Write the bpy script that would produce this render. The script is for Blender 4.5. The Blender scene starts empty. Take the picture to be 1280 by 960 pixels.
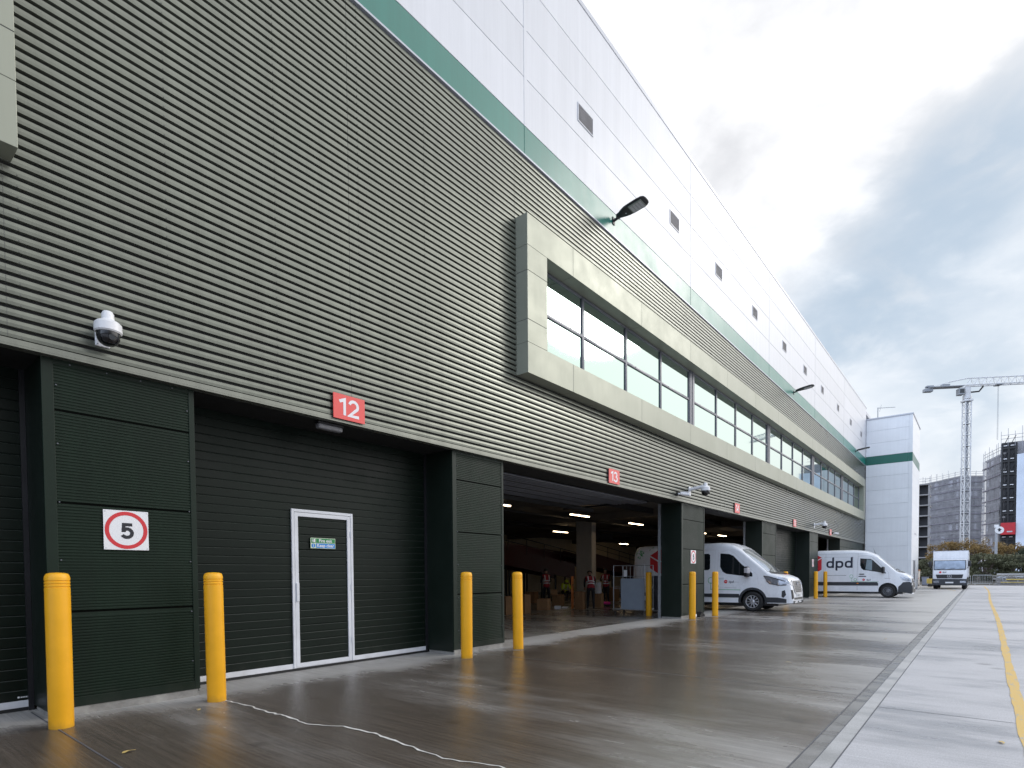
import bpy, bmesh, math, random
from mathutils import Vector, Matrix
random.seed(7)
R = math.radians
S = bpy.context.scene
COL = S.collection
PI = math.pi

# ------------------------------------------------------------------ helpers
def lin(r, g, b):
    f = lambda c: ((c/255+0.055)/1.055)**2.4 if c > 10 else c/255/12.92
    return (f(r), f(g), f(b))

class MB:
    """collects shapes into one mesh"""
    def __init__(s):
        s.v, s.f, s.sm = [], [], []
    def add(s, vs, fs, smooth=False):
        o = len(s.v)
        s.v += [tuple(p) for p in vs]
        for f in fs:
            s.f.append([i+o for i in f]); s.sm.append(smooth)
        return s
    def box(s, x0, y0, z0, x1, y1, z1):
        x0, x1 = min(x0, x1), max(x0, x1); y0, y1 = min(y0, y1), max(y0, y1); z0, z1 = min(z0, z1), max(z0, z1)
        v = [(x0,y0,z0),(x1,y0,z0),(x1,y1,z0),(x0,y1,z0),(x0,y0,z1),(x1,y0,z1),(x1,y1,z1),(x0,y1,z1)]
        return s.add(v, [(0,3,2,1),(4,5,6,7),(0,1,5,4),(1,2,6,5),(2,3,7,6),(3,0,4,7)])
    def bbox(s, x0, y0, z0, x1, y1, z1, b=.01):
        """box with chamfered vertical and horizontal edges"""
        x0, x1 = min(x0, x1), max(x0, x1); y0, y1 = min(y0, y1), max(y0, y1); z0, z1 = min(z0, z1), max(z0, z1)
        bm = bmesh.new(); bmesh.ops.create_cube(bm, size=1)
        for w in bm.verts:
            w.co = Vector(((x0+x1)/2+w.co.x*(x1-x0), (y0+y1)/2+w.co.y*(y1-y0), (z0+z1)/2+w.co.z*(z1-z0)))
        bmesh.ops.bevel(bm, geom=bm.edges[:], offset=b, segments=2, affect='EDGES', profile=.5)
        return s.bm(bm)
    def bm(s, bm, M=None, smooth=False):
        bm.verts.index_update()
        s.add([(M @ v.co if M else v.co) for v in bm.verts], [[v.index for v in f.verts] for f in bm.faces], smooth)
        bm.free(); return s
    def obox(s, M, sx, sy, sz, b=0):
        bm = bmesh.new(); bmesh.ops.create_cube(bm, size=1)
        for w in bm.verts: w.co = Vector((w.co.x*sx, w.co.y*sy, w.co.z*sz))
        if b: bmesh.ops.bevel(bm, geom=bm.edges[:], offset=b, segments=2, affect='EDGES', profile=.5)
        return s.bm(bm, M)
    def cyl(s, p0, p1, r0, r1=None, n=16, caps=True, smooth=True):
        r1 = r0 if r1 is None else r1
        p0, p1 = Vector(p0), Vector(p1); d = (p1-p0).normalized()
        a = d.orthogonal().normalized(); b = d.cross(a)
        vs = []
        for p, r in ((p0, r0), (p1, r1)):
            for i in range(n):
                t = 2*PI*i/n; vs.append(p + a*math.cos(t)*r + b*math.sin(t)*r)
        s.add(vs, [(i, (i+1) % n, n+(i+1) % n, n+i) for i in range(n)], smooth)
        if caps: s.add(vs, [tuple(range(n))[::-1], tuple(range(n, 2*n))])
        return s
    def tube(s, pts, r, n=8, closed=False, smooth=True):
        pts = [Vector(p) for p in pts]; m = len(pts); vs = []; prev = None
        rr = r if isinstance(r, (list, tuple)) else [r]*m
        for i, p in enumerate(pts):
            if closed: d = pts[(i+1) % m]-pts[i-1]
            else: d = pts[min(i+1, m-1)]-pts[max(i-1, 0)]
            d.normalize()
            a = d.orthogonal().normalized() if prev is None else (prev-d*prev.dot(d)).normalized()
            prev = a; b = d.cross(a)
            for k in range(n):
                t = 2*PI*k/n; vs.append(p+a*math.cos(t)*rr[i]+b*math.sin(t)*rr[i])
        fs = []
        for i in range(m if closed else m-1):
            j = (i+1) % m
            for k in range(n): fs.append((i*n+k, i*n+(k+1) % n, j*n+(k+1) % n, j*n+k))
        s.add(vs, fs, smooth)
        if not closed: s.add(vs, [tuple(range(n))[::-1], tuple(range((m-1)*n, m*n))])
        return s
    def lathe(s, prof, n=32, M=None, smooth=True, caps=True):
        """prof: (r, h) spun about local z"""
        vs = []
        for r, h in prof:
            for k in range(n):
                t = 2*PI*k/n; p = Vector((r*math.cos(t), r*math.sin(t), h)); vs.append(M @ p if M else p)
        m = len(prof)
        fs = [(i*n+k, i*n+(k+1) % n, (i+1)*n+(k+1) % n, (i+1)*n+k) for i in range(m-1) for k in range(n)]
        s.add(vs, fs, smooth)
        if prof[0][0] > 1e-5 and caps: s.add(vs, [tuple(range(n))[::-1]])
        if prof[-1][0] > 1e-5 and caps: s.add(vs, [tuple(range((m-1)*n, m*n))])
        return s
    def prism(s, poly, M, d):
        """poly 2D points (u,v) placed by matrix M (u,v,depth), extruded by d along local z"""
        n = len(poly)
        vs = [M @ Vector((p[0], p[1], 0)) for p in poly]+[M @ Vector((p[0], p[1], d)) for p in poly]
        return s.add(vs, [tuple(range(n))[::-1], tuple(range(n, 2*n))]+[(i, (i+1) % n, n+(i+1) % n, n+i) for i in range(n)])
    def extrude_x(s, prof, x0, x1):
        """open profile of (y,z) swept along x"""
        n = len(prof)
        vs = [(x0, y, z) for y, z in prof]+[(x1, y, z) for y, z in prof]
        return s.add(vs, [(i, n+i, n+i+1, i+1) for i in range(n-1)])
    def build(s, name, mat, parent=None, kind=None, fixn=True):
        me = bpy.data.meshes.new(name); me.from_pydata(s.v, [], s.f)
        me.polygons.foreach_set('use_smooth', s.sm)
        if fixn:
            bm = bmesh.new(); bm.from_mesh(me)
            bmesh.ops.remove_doubles(bm, verts=bm.verts[:], dist=1e-5)
            bmesh.ops.recalc_face_normals(bm, faces=bm.faces[:]); bm.to_mesh(me); bm.free()
        me.materials.append(mat)
        o = bpy.data.objects.new(name, me); COL.objects.link(o)
        if parent: o.parent = parent
        if kind: o['kind'] = kind
        if any(s.sm):
            try: me.set_sharp_from_angle(angle=R(38))
            except Exception: pass
        return o

def mix(o, mb, m):
    """adds shapes in a second material to a mesh that is already built (screw heads, print, stitching)"""
    bm = bmesh.new(); bm.from_mesh(o.data); k = len(o.data.materials); o.data.materials.append(m)
    vs = [bm.verts.new(v) for v in mb.v]
    for f in mb.f:
        try: q = bm.faces.new([vs[i] for i in f]); q.material_index = k
        except ValueError: pass
    bm.to_mesh(o.data); bm.free(); return o
def thing(name, label, cat, loc=(0,0,0), rz=0, group=None):
    o = bpy.data.objects.new(name, None); COL.objects.link(o)
    o.empty_display_size = .2
    o.location = loc; o.rotation_euler = (0,0,rz)
    o['label'] = label; o['category'] = cat
    if group: o['group'] = group
    return o
def tag(o, label, cat, group=None):
    o['label'] = label; o['category'] = cat
    if group: o['group'] = group
    return o
def kids(o): return [c for c in bpy.data.objects if c.parent == o]
def dup(root, loc, label, rz=None):
    def cp(o, par):
        c = o.copy(); COL.objects.link(c)
        if par: c.parent = par
        for k in kids(o): cp(k, c)
        return c
    c = cp(root, None); c.location = loc
    if rz is not None: c.rotation_euler = (0,0,rz)
    c['label'] = label
    return c

# ------------------------------------------------------------------ materials
def nt(name):
    m = bpy.data.materials.new(name); m.use_nodes = True
    t = m.node_tree; b = t.nodes['Principled BSDF']
    return m, t, b
def N(t, typ, **kw):
    n = t.nodes.new(typ)
    for k, v in kw.items():
        if k in ('operation','blend_type','data_type','noise_dimensions','wave_type','bands_direction','feature','distance','interpolation_type','clamp'):
            setattr(n, k, v)
        else: n.inputs[k].default_value = v
    return n
def ramp(t, src, stops):
    r = t.nodes.new('ShaderNodeValToRGB'); e = r.color_ramp.elements
    while len(e) < len(stops): e.new(.5)
    for i, (p, c) in enumerate(stops):
        e[i].position = p; e[i].color = (c, c, c, 1) if isinstance(c, (int, float)) else (*c, 1)
    t.links.new(src, r.inputs[0]); return r
def coords(t, scale=(1,1,1), kind='Object'):
    tc = t.nodes.new('ShaderNodeTexCoord'); mp = t.nodes.new('ShaderNodeMapping')
    mp.inputs['Scale'].default_value = scale
    t.links.new(tc.outputs[kind], mp.inputs[0]); return mp.outputs[0]
def mat(name, col, rough=.5, metal=0., spec=.5, var=.12, scale=3., stretch=(1,1,1), bump=0., bscale=40., coat=0., coatr=.1, rvar=.06, streak=0., island=0., grime=None, scuff=None):
    m, t, b = nt(name); L = t.links
    c = coords(t, stretch)
    n = N(t, 'ShaderNodeTexNoise', Scale=scale, Detail=6., Roughness=.6); L.new(c, n.inputs['Vector'])
    lo = tuple(x*(1-var) for x in col); hi = tuple(min(1, x*(1+var)) for x in col)
    r = ramp(t, n.outputs['Fac'], [(.3, lo), (.7, hi)])
    cur = r.outputs[0]
    def mult(cur, fac):
        q = N(t, 'ShaderNodeMix', data_type='RGBA', blend_type='MULTIPLY'); q.inputs[0].default_value = 1.; L.new(cur, q.inputs[6]); L.new(fac, q.inputs[7]); return q.outputs[2]
    if streak:      # rain runs down the sheet
        n3 = N(t, 'ShaderNodeTexNoise', Scale=1., Detail=6., Roughness=.7); L.new(coords(t, (5.5,5.5,.22)), n3.inputs['Vector'])
        cur = mult(cur, ramp(t, n3.outputs['Fac'], [(.35, 1-streak), (.62, 1.)]).outputs[0])
    if island:      # panels come from different batches
        g = t.nodes.new('ShaderNodeNewGeometry')
        q = N(t, 'ShaderNodeMapRange'); L.new(g.outputs['Random Per Island'], q.inputs[0]); q.inputs[3].default_value = 1-island; q.inputs[4].default_value = 1.+island*.3
        cur = mult(cur, q.outputs[0])
    if grime:       # splashed dirt near the ground: (height, colour, amount)
        sp = t.nodes.new('ShaderNodeSeparateXYZ'); L.new(coords(t), sp.inputs[0])
        n4 = N(t, 'ShaderNodeTexNoise', Scale=5., Detail=7., Roughness=.7); L.new(coords(t, (1,1,.5)), n4.inputs['Vector'])
        a = N(t, 'ShaderNodeMath', operation='MULTIPLY_ADD'); L.new(n4.outputs['Fac'], a.inputs[0]); a.inputs[1].default_value = grime[0]*1.6; L.new(sp.outputs[2], a.inputs[2])
        q = N(t, 'ShaderNodeMapRange', interpolation_type='SMOOTHSTEP'); L.new(a.outputs[0], q.inputs[0]); q.inputs[1].default_value = grime[0]*1.5; q.inputs[2].default_value = grime[0]*.55; q.inputs[3].default_value = 0; q.inputs[4].default_value = grime[2]
        x = N(t, 'ShaderNodeMix', data_type='RGBA'); L.new(q.outputs[0], x.inputs[0]); L.new(cur, x.inputs[6]); x.inputs[7].default_value = (*grime[1], 1); cur = x.outputs[2]
    if scuff:       # scrapes and knocks: (colour, threshold)
        n5 = N(t, 'ShaderNodeTexNoise', Scale=9., Detail=8., Roughness=.72, Distortion=1.2); L.new(coords(t, (.7,.7,2.6)), n5.inputs['Vector'])
        q = N(t, 'ShaderNodeMapRange'); L.new(n5.outputs['Fac'], q.inputs[0]); q.inputs[1].default_value = scuff[1]; q.inputs[2].default_value = scuff[1]+.05; q.inputs[4].default_value = .75
        x = N(t, 'ShaderNodeMix', data_type='RGBA'); L.new(q.outputs[0], x.inputs[0]); L.new(cur, x.inputs[6]); x.inputs[7].default_value = (*scuff[0], 1); cur = x.outputs[2]
    L.new(cur, b.inputs['Base Color'])
    rr = ramp(t, n.outputs['Fac'], [(.3, max(0, rough-rvar)), (.7, min(1, rough+rvar))]); L.new(rr.outputs[0], b.inputs['Roughness'])
    b.inputs['Metallic'].default_value = metal
    b.inputs['Specular IOR Level'].default_value = spec
    b.inputs['Coat Weight'].default_value = coat; b.inputs['Coat Roughness'].default_value = coatr
    if bump:
        n2 = N(t, 'ShaderNodeTexNoise', Scale=bscale, Detail=3.); L.new(c, n2.inputs['Vector'])
        bp = N(t, 'ShaderNodeBump', Strength=bump, Distance=.01); L.new(n2.outputs['Fac'], bp.inputs['Height'])
        L.new(bp.outputs[0], b.inputs['Normal'])
    return m
def emis(name, col, st):
    m, t, b = nt(name)
    b.inputs['Emission Color'].default_value = (*col, 1); b.inputs['Emission Strength'].default_value = st
    b.inputs['Base Color'].default_value = (.6,.6,.6,1)
    return m

M = {}
M['clad']   = mat('olive_grey_coated_steel', (.180,.190,.160), .30, metal=.55, var=.08, scale=.8, stretch=(.3,1,1), streak=.16)
M['flash']  = mat('olive_flashing', (.20,.207,.178), .34, metal=.55, var=.06, streak=.15)
M['surround'] = mat('pale_olive_coated_panel', (.335,.348,.282), .46, metal=.35, var=.03, scale=1.2, streak=.045, island=.05)
M['teal']   = mat('teal_coated_panel', (.010,.20,.155), .34, spec=.5, var=.05, scale=.6, streak=.12, island=.12)
M['white_panel'] = mat('white_coated_panel', (.74,.75,.785), .42, spec=.4, var=.025, scale=.7, streak=.07, island=.06)
M['tower_panel'] = mat('white_tower_panel', (.79,.81,.84), .42, spec=.5, var=.03, scale=.7, streak=.05, island=.05)
M['joint']  = mat('dark_joint', (.10,.105,.12), .6)
M['pale_joint'] = mat('grey_joint', (.16,.165,.18), .6)
M['green']  = mat('dark_green_micro_rib', (.0055,.0165,.0085), .48, spec=.25, var=.15, scale=1.4, streak=.18, grime=(.45,(.06,.058,.05),.25))
M['door_edge_highlight'] = mat('painted_slat_highlight', (.040,.048,.042), .5, var=.4, scale=3)  # paler colour painting the sky light caught on the slat edges
M['tower_joint'] = mat('pale_panel_gap', (.50,.53,.60), .6)
M['wrapped_wall'] = mat('block_wall_behind_net', (.13,.12,.12), .85, var=.2, scale=.6)
M['toe_board'] = mat('scaffold_toe_board', (.20,.19,.23), .7, var=.2)
M['pier_gap'] = mat('pier_panel_gap', (.0015,.002,.0015), .9, spec=.05)
M['clad_dark'] = mat('dark_olive_seam', (.13,.134,.12), .5)
M['reveal'] = mat('dark_reveal_lining', (.008,.014,.010), .42, spec=.4, var=.1)
M['green_flat'] = mat('dark_green_flashing', (.0055,.0155,.0085), .44, spec=.27, var=.15, scale=1.5, streak=.18, grime=(.4,(.06,.058,.05),.25))
M['door']   = mat('dark_green_roller_door', (.0042,.0095,.006), .42, spec=.20, var=.2, scale=2, grime=(.5,(.05,.05,.042),.22), scuff=((.03,.03,.027),.72))
M['white_alu'] = mat('white_aluminium', (.70,.71,.75), .35, var=.08, grime=(.15,(.36,.34,.30),.4), scuff=((.38,.37,.35),.72))
M['grey_alu'] = mat('grey_aluminium', (.16,.165,.19), .38, metal=.3, var=.06)
M['rubber'] = mat('black_rubber', (.012,.012,.013), .6, var=.2)
M['black']  = mat('black_plastic', (.015,.015,.018), .38, var=.2)
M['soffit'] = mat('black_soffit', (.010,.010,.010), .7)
M['conc']   = mat('plinth_concrete', (.30,.29,.27), .8, var=.3, scale=7, bump=.4, bscale=60)
M['yellow'] = mat('yellow_plastic_sleeve', (.90,.435,.016), .42, spec=.4, var=.05, scale=4, bump=.05, bscale=30, streak=.035, grime=(.14,(.25,.15,.04),.5), scuff=((.30,.18,.05),.74))
M['red_sign'] = mat('coral_red_sign', (.78,.085,.075), .32, var=.03)
M['white']  = mat('white_vinyl', (.80,.80,.82), .4, var=.03)
M['red']    = mat('red_vinyl', (.62,.03,.04), .4, var=.04)
M['black_ink'] = mat('black_ink', (.012,.013,.02), .45)
M['cam_white'] = mat('white_camera_plastic', (.78,.78,.80), .35, var=.04)
M['dome']   = mat('black_dome', (.008,.008,.010), .06, spec=.7)
M['lamp_black'] = mat('black_lamp_housing', (.018,.019,.022), .45)
M['led']    = mat('led_lens', (.25,.28,.26), .2, var=.2, scale=30)
M['vent_dark'] = mat('louvre_dark', (.27,.265,.27), .5)
M['vent_grey'] = mat('louvre_grey', (.50,.49,.52), .5)
M['coping'] = mat('grey_coping', (.46,.48,.53), .4, metal=.2, var=.06)
M['van']    = mat('white_van_paint', (.78,.80,.845), .26, coat=.4, coatr=.07, var=.03, scale=1.5, streak=.05, grime=(.55,(.45,.44,.42),.35))
M['glass_dark'] = mat('dark_vehicle_glass', (.010,.013,.015), .04, spec=.9, var=.1)
M['screen'] = mat('windscreen_glass', (.62,.66,.70), .05, metal=.62, spec=.6, var=.12, scale=1.2)
M['lorry_screen'] = mat('lorry_windscreen_glass', (.20,.24,.30), .05, metal=.5, spec=.6, var=.4, scale=1.5)
M['trim']   = mat('dark_grey_trim', (.030,.034,.042), .5, var=.1)
M['tyre']   = mat('tyre_rubber', (.014,.014,.015), .75, var=.25, bump=.2, bscale=80)
M['alloy']  = mat('alloy_rim', (.55,.56,.60), .3, metal=.8, var=.08)
M['steel_rim'] = mat('steel_rim', (.16,.165,.18), .45, metal=.5)
M['lamp_glass'] = mat('headlamp_glass', (.35,.37,.42), .08, metal=.5, spec=.8, var=.4, scale=14)
M['plate']  = mat('number_plate', (.75,.76,.78), .4)
M['amber']  = mat('amber_marker', (.8,.25,.02), .3)
M['line_green'] = mat('green_vinyl', (.05,.36,.12), .45)
M['navy']   = mat('navy_vinyl', (.010,.014,.035), .4)
M['galv']   = mat('galvanised_steel', (.42,.44,.47), .38, metal=.6, var=.15, scale=9)
M['grey_board'] = mat('blue_grey_board', (.30,.35,.42), .5, var=.06)
M['card']   = mat('cardboard', (.27,.15,.068), .8, var=.14, scale=6)
M['card_dark'] = mat('brown_cardboard', (.22,.115,.05), .8, var=.15, scale=6)
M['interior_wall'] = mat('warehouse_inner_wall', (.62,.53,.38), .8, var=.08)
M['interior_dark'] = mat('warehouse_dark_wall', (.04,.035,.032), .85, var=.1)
M['ceiling'] = mat('warehouse_ceiling', (.13,.115,.10), .8, var=.1)
M['inner_col'] = mat('white_column_paint', (.52,.48,.42), .7, var=.05)
M['maroon'] = mat('maroon_chute_panel', (.050,.007,.008), .5, var=.15)
M['black_steel'] = mat('black_steel', (.012,.012,.013), .5)
M['strip']  = emis('strip_light_tube', (1.,.74,.46), 15.)
M['skin']   = mat('skin', (.34,.19,.13), .55, var=.08)
M['hair']   = mat('dark_hair', (.012,.009,.007), .6)
M['cloth_dark'] = mat('dark_clothing', (.010,.010,.014), .85, var=.2, scale=8)
M['vest_red'] = mat('red_vest_fabric', (.27,.012,.022), .8, var=.12, scale=8)
M['hivis']  = mat('hi_vis_yellow_fabric', (.50,.62,.03), .75, var=.1, scale=8)
M['reflect'] = mat('reflective_band', (.66,.66,.68), .4, var=.06)
M['pink']   = mat('pink_plastic', (.75,.03,.28), .4)
M['leaf_olive'] = mat('olive_leaf', (.105,.110,.060), .65, var=.45, scale=1.2)
M['leaf_dark'] = mat('dark_leaf', (.040,.052,.028), .65, var=.5, scale=1.0)
M['leaf_autumn'] = mat('autumn_leaf', (.21,.135,.042), .65, var=.5, scale=1.0)
M['bark']   = mat('bark', (.09,.07,.055), .85, var=.25, scale=8)
M['crane']  = mat('white_crane_steel', (.72,.73,.75), .5, var=.08)
M['crane_grey'] = mat('grey_crane_steel', (.30,.32,.35), .55, var=.1)
M['slab']   = mat('raw_concrete_frame', (.30,.29,.29), .85, var=.15, scale=.6)
M['scaf']   = mat('scaffold_tube', (.34,.34,.37), .45, metal=.4)
M['void']   = mat('dark_opening', (.030,.031,.036), .7)
M['winlight'] = mat('wrapped_window', (.66,.68,.78), .4, var=.15, scale=.4)
M['sheet']  = mat('white_sheeting', (.66,.72,.82), .6, var=.08, scale=.5, bump=.6, bscale=1.2)
M['hoist_red'] = mat('red_hoist_paint', (.50,.02,.03), .5)
M['dpost']  = mat('grey_sign_post', (.38,.40,.44), .5, metal=.2)
M['plank']  = mat('weathered_plank', (.34,.33,.33), .8, var=.3, scale=2., stretch=(1,.3,4))
M['yellow_dull'] = mat('dull_yellow_paint', (.55,.42,.10), .6, var=.2)
M['sack']   = mat('white_sack', (.70,.70,.72), .7, var=.1)
M['wood_crate'] = mat('pale_crate', (.62,.55,.48), .7, var=.2)
M['orange'] = mat('orange_plastic', (.65,.20,.05), .5)
M['blue_grey_cloth'] = mat('grey_cloth', (.06,.065,.085), .8, var=.4, scale=5, bump=.5, bscale=14)
M['sign_green'] = mat('sign_green', (.01,.22,.06), .4)
M['sign_blue'] = mat('sign_blue', (.01,.22,.62), .4)
M['sign_border'] = mat('photoluminescent_white', (.60,.70,.52), .5)
M['leaf_litter'] = mat('yellow_leaf', (.50,.36,.12), .6)
M['efflo'] = mat('pale_crack_filler', (.60,.59,.56), .7, var=.3, scale=12)

# reflective window glass
m, t, b = nt('reflective_window_glass')
b.inputs['Base Color'].default_value = (.315,.41,.38,1); b.inputs['Metallic'].default_value = 1.; b.inputs['Roughness'].default_value = .03
c = coords(t, (.5,1,.5)); n = N(t, 'ShaderNodeTexNoise', Scale=.6, Detail=2.); t.links.new(c, n.inputs['Vector'])
bp = N(t, 'ShaderNodeBump', Strength=.05, Distance=.05); t.links.new(n.outputs['Fac'], bp.inputs['Height']); t.links.new(bp.outputs[0], b.inputs['Normal'])
M['glass'] = m

# scaffold netting: partly see-through woven sheet
m, t, b = nt('scaffold_netting'); L = t.links
b.inputs['Base Color'].default_value = (.33,.32,.41,1); b.inputs['Roughness'].default_value = .8
c = coords(t); n = N(t, 'ShaderNodeTexNoise', Scale=.8, Detail=5.); L.new(c, n.inputs['Vector'])
r = ramp(t, n.outputs['Fac'], [(.3, .44), (.7, .56)]); L.new(r.outputs[0], b.inputs['Alpha'])
r2 = ramp(t, n.outputs['Fac'], [(.3, (.34,.345,.385)), (.7, (.42,.425,.47))]); L.new(r2.outputs[0], b.inputs['Base Color'])
M['net'] = m

def concrete(name, dry, wet, wet_lo, wet_hi, r_dry=.62, r_wet=.22, mask_fn=None, sc=.55, streak=.35, bmp=.22, extra=None, mid_amt=.35):
    """brushed concrete with wet (darker, glossier) and drier patches; brush lines run along y"""
    m, t, b = nt(name); L = t.links
    tc = t.nodes.new('ShaderNodeTexCoord'); P = tc.outputs['Object']
    def mp(s):
        q = t.nodes.new('ShaderNodeMapping'); q.inputs['Scale'].default_value = s; L.new(P, q.inputs[0]); return q.outputs[0]
    big = N(t, 'ShaderNodeTexNoise', Scale=sc, Detail=5., Roughness=.52, Distortion=.3); L.new(mp((1.,.35,1)), big.inputs['Vector'])
    fine = N(t, 'ShaderNodeTexNoise', Scale=85., Detail=4., Roughness=.8); L.new(mp((1,1,1)), fine.inputs['Vector'])
    br = N(t, 'ShaderNodeTexNoise', Scale=1., Detail=4., Roughness=.75); L.new(mp((30,.55,1)), br.inputs['Vector'])
    mid = N(t, 'ShaderNodeTexNoise', Scale=2.2, Detail=6., Roughness=.6); L.new(mp((1.6,.5,1)), mid.inputs['Vector'])
    fac = N(t, 'ShaderNodeMath', operation='ADD'); L.new(big.outputs['Fac'], fac.inputs[0])
    k = N(t, 'ShaderNodeMath', operation='MULTIPLY_ADD'); L.new(mid.outputs['Fac'], k.inputs[0]); k.inputs[1].default_value = mid_amt; k.inputs[2].default_value = -mid_amt/2
    L.new(k.outputs[0], fac.inputs[1])
    src = fac.outputs[0]
    if mask_fn: src = mask_fn(t, P, src)
    wetm = N(t, 'ShaderNodeMapRange', interpolation_type='SMOOTHSTEP'); wetm.inputs[1].default_value = wet_lo; wetm.inputs[2].default_value = wet_hi
    L.new(src, wetm.inputs[0])      # 0 wet .. 1 dry
    mx = N(t, 'ShaderNodeMix', data_type='RGBA'); L.new(wetm.outputs[0], mx.inputs[0])
    mx.inputs[6].default_value = (*wet, 1); mx.inputs[7].default_value = (*dry, 1)
    v = N(t, 'ShaderNodeMix', data_type='RGBA', blend_type='MULTIPLY'); v.inputs[0].default_value = 1.; L.new(mx.outputs[2], v.inputs[6])
    q = N(t, 'ShaderNodeMath', operation='MULTIPLY_ADD'); L.new(br.outputs['Fac'], q.inputs[0]); q.inputs[1].default_value = streak*1.6; q.inputs[2].default_value = 1-streak*.8
    q2 = N(t, 'ShaderNodeMath', operation='MULTIPLY_ADD'); L.new(fine.outputs['Fac'], q2.inputs[0]); q2.inputs[1].default_value = 1.25; q2.inputs[2].default_value = .375
    q3 = N(t, 'ShaderNodeMath', operation='MULTIPLY'); L.new(q.outputs[0], q3.inputs[0]); L.new(q2.outputs[0], q3.inputs[1])
    colr = mx.outputs[2]
    if extra: colr = extra(t, P, colr, mid.outputs['Fac'])
    vo = t.nodes.new('ShaderNodeTexVoronoi'); vo.inputs['Scale'].default_value = .75; L.new(P, vo.inputs['Vector'])      # old oil spots
    sp_ = N(t, 'ShaderNodeMapRange', interpolation_type='SMOOTHSTEP'); L.new(vo.outputs['Distance'], sp_.inputs[0]); sp_.inputs[1].default_value = .03; sp_.inputs[2].default_value = .12; sp_.inputs[3].default_value = .62; sp_.inputs[4].default_value = 1.
    ms = N(t, 'ShaderNodeMix', data_type='RGBA', blend_type='MULTIPLY'); ms.inputs[0].default_value = 1.; L.new(colr, ms.inputs[6]); L.new(sp_.outputs[0], ms.inputs[7])
    L.new(ms.outputs[2], v.inputs[6])
    L.new(q3.outputs[0], v.inputs[7]); L.new(v.outputs[2], b.inputs['Base Color'])
    rr = N(t, 'ShaderNodeMapRange'); L.new(wetm.outputs[0], rr.inputs[0]); rr.inputs[3].default_value = r_wet; rr.inputs[4].default_value = r_dry
    rn = N(t, 'ShaderNodeMath', operation='MULTIPLY_ADD'); L.new(mid.outputs['Fac'], rn.inputs[0]); rn.inputs[1].default_value = .22; rn.inputs[2].default_value = -.11
    ra = N(t, 'ShaderNodeMath', operation='ADD'); L.new(rr.outputs[0], ra.inputs[0]); L.new(rn.outputs[0], ra.inputs[1]); L.new(ra.outputs[0], b.inputs['Roughness'])
    hb = N(t, 'ShaderNodeMath', operation='ADD'); L.new(br.outputs['Fac'], hb.inputs[0]); L.new(fine.outputs['Fac'], hb.inputs[1])
    bp = N(t, 'ShaderNodeBump', Strength=bmp, Distance=.006); L.new(hb.outputs[0], bp.inputs['Height']); L.new(bp.outputs[0], b.inputs['Normal'])
    return m
def recess_dry(t, P, colr, nz):
    """pale dry concrete under the shelter of the bays"""
    L = t.links
    sp = t.nodes.new('ShaderNodeSeparateXYZ'); L.new(P, sp.inputs[0])
    w = N(t, 'ShaderNodeMath', operation='MULTIPLY_ADD'); L.new(nz, w.inputs[0]); w.inputs[1].default_value = .9; L.new(sp.outputs[1], w.inputs[2])
    a = N(t, 'ShaderNodeMapRange', interpolation_type='SMOOTHSTEP'); L.new(w.outputs[0], a.inputs[0])
    a.inputs[1].default_value = .02; a.inputs[2].default_value = .75
    mx = N(t, 'ShaderNodeMix', data_type='RGBA'); L.new(a.outputs[0], mx.inputs[0]); L.new(colr, mx.inputs[6]); mx.inputs[7].default_value = (.36,.35,.335,1)
    return mx.outputs[2]
def apron_mask(t, P, src):
    """drier strip in the door recesses, wet band in the middle, drier blotches out towards the drain"""
    L = t.links
    sp = t.nodes.new('ShaderNodeSeparateXYZ'); L.new(P, sp.inputs[0])
    a = N(t, 'ShaderNodeMapRange'); L.new(sp.outputs[1], a.inputs[0])
    a.inputs[1].default_value = -.75; a.inputs[2].default_value = .1; a.inputs[3].default_value = 0; a.inputs[4].default_value = .42
    c = N(t, 'ShaderNodeMapRange'); L.new(sp.outputs[1], c.inputs[0])
    c.inputs[1].default_value = -4.3; c.inputs[2].default_value = -6.4; c.inputs[3].default_value = 0; c.inputs[4].default_value = .26
    e = N(t, 'ShaderNodeMapRange'); L.new(sp.outputs[0], e.inputs[0])
    e.inputs[1].default_value = 11; e.inputs[2].default_value = 32; e.inputs[3].default_value = -.03; e.inputs[4].default_value = .36
    s1 = N(t, 'ShaderNodeMath', operation='ADD'); L.new(a.outputs[0], s1.inputs[0]); L.new(c.outputs[0], s1.inputs[1])
    s2 = N(t, 'ShaderNodeMath', operation='ADD'); L.new(s1.outputs[0], s2.inputs[0]); L.new(e.outputs[0], s2.inputs[1])
    s3 = N(t, 'ShaderNodeMath', operation='ADD'); L.new(s2.outputs[0], s3.inputs[0]); L.new(src, s3.inputs[1])
    return s3.outputs[0]
M['apron'] = concrete('wet_brushed_concrete', (.44,.43,.42), (.088,.072,.057), .47, 1.10, .46, .19, apron_mask, .55, .95, .36, recess_dry, .28)
M['road']  = concrete('pale_brushed_concrete', (.44,.44,.46), (.30,.30,.315), .28, .60, .62, .30, None, .5, .35, .3, None, .8)
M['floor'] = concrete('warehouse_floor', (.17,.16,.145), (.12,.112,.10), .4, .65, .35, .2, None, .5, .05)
M['drain'] = concrete('drain_grate', (.25,.245,.24), (.15,.145,.14), .4, .7, .5, .25, None, 3., .3)
M['kerb']  = concrete('drain_edge_concrete', (.42,.42,.425), (.30,.30,.30), .35, .6, .6, .35, None, 2., .2)
M['ground'] = mat('distant_ground', (.10,.095,.085), .9, var=.3, scale=.4)
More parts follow.
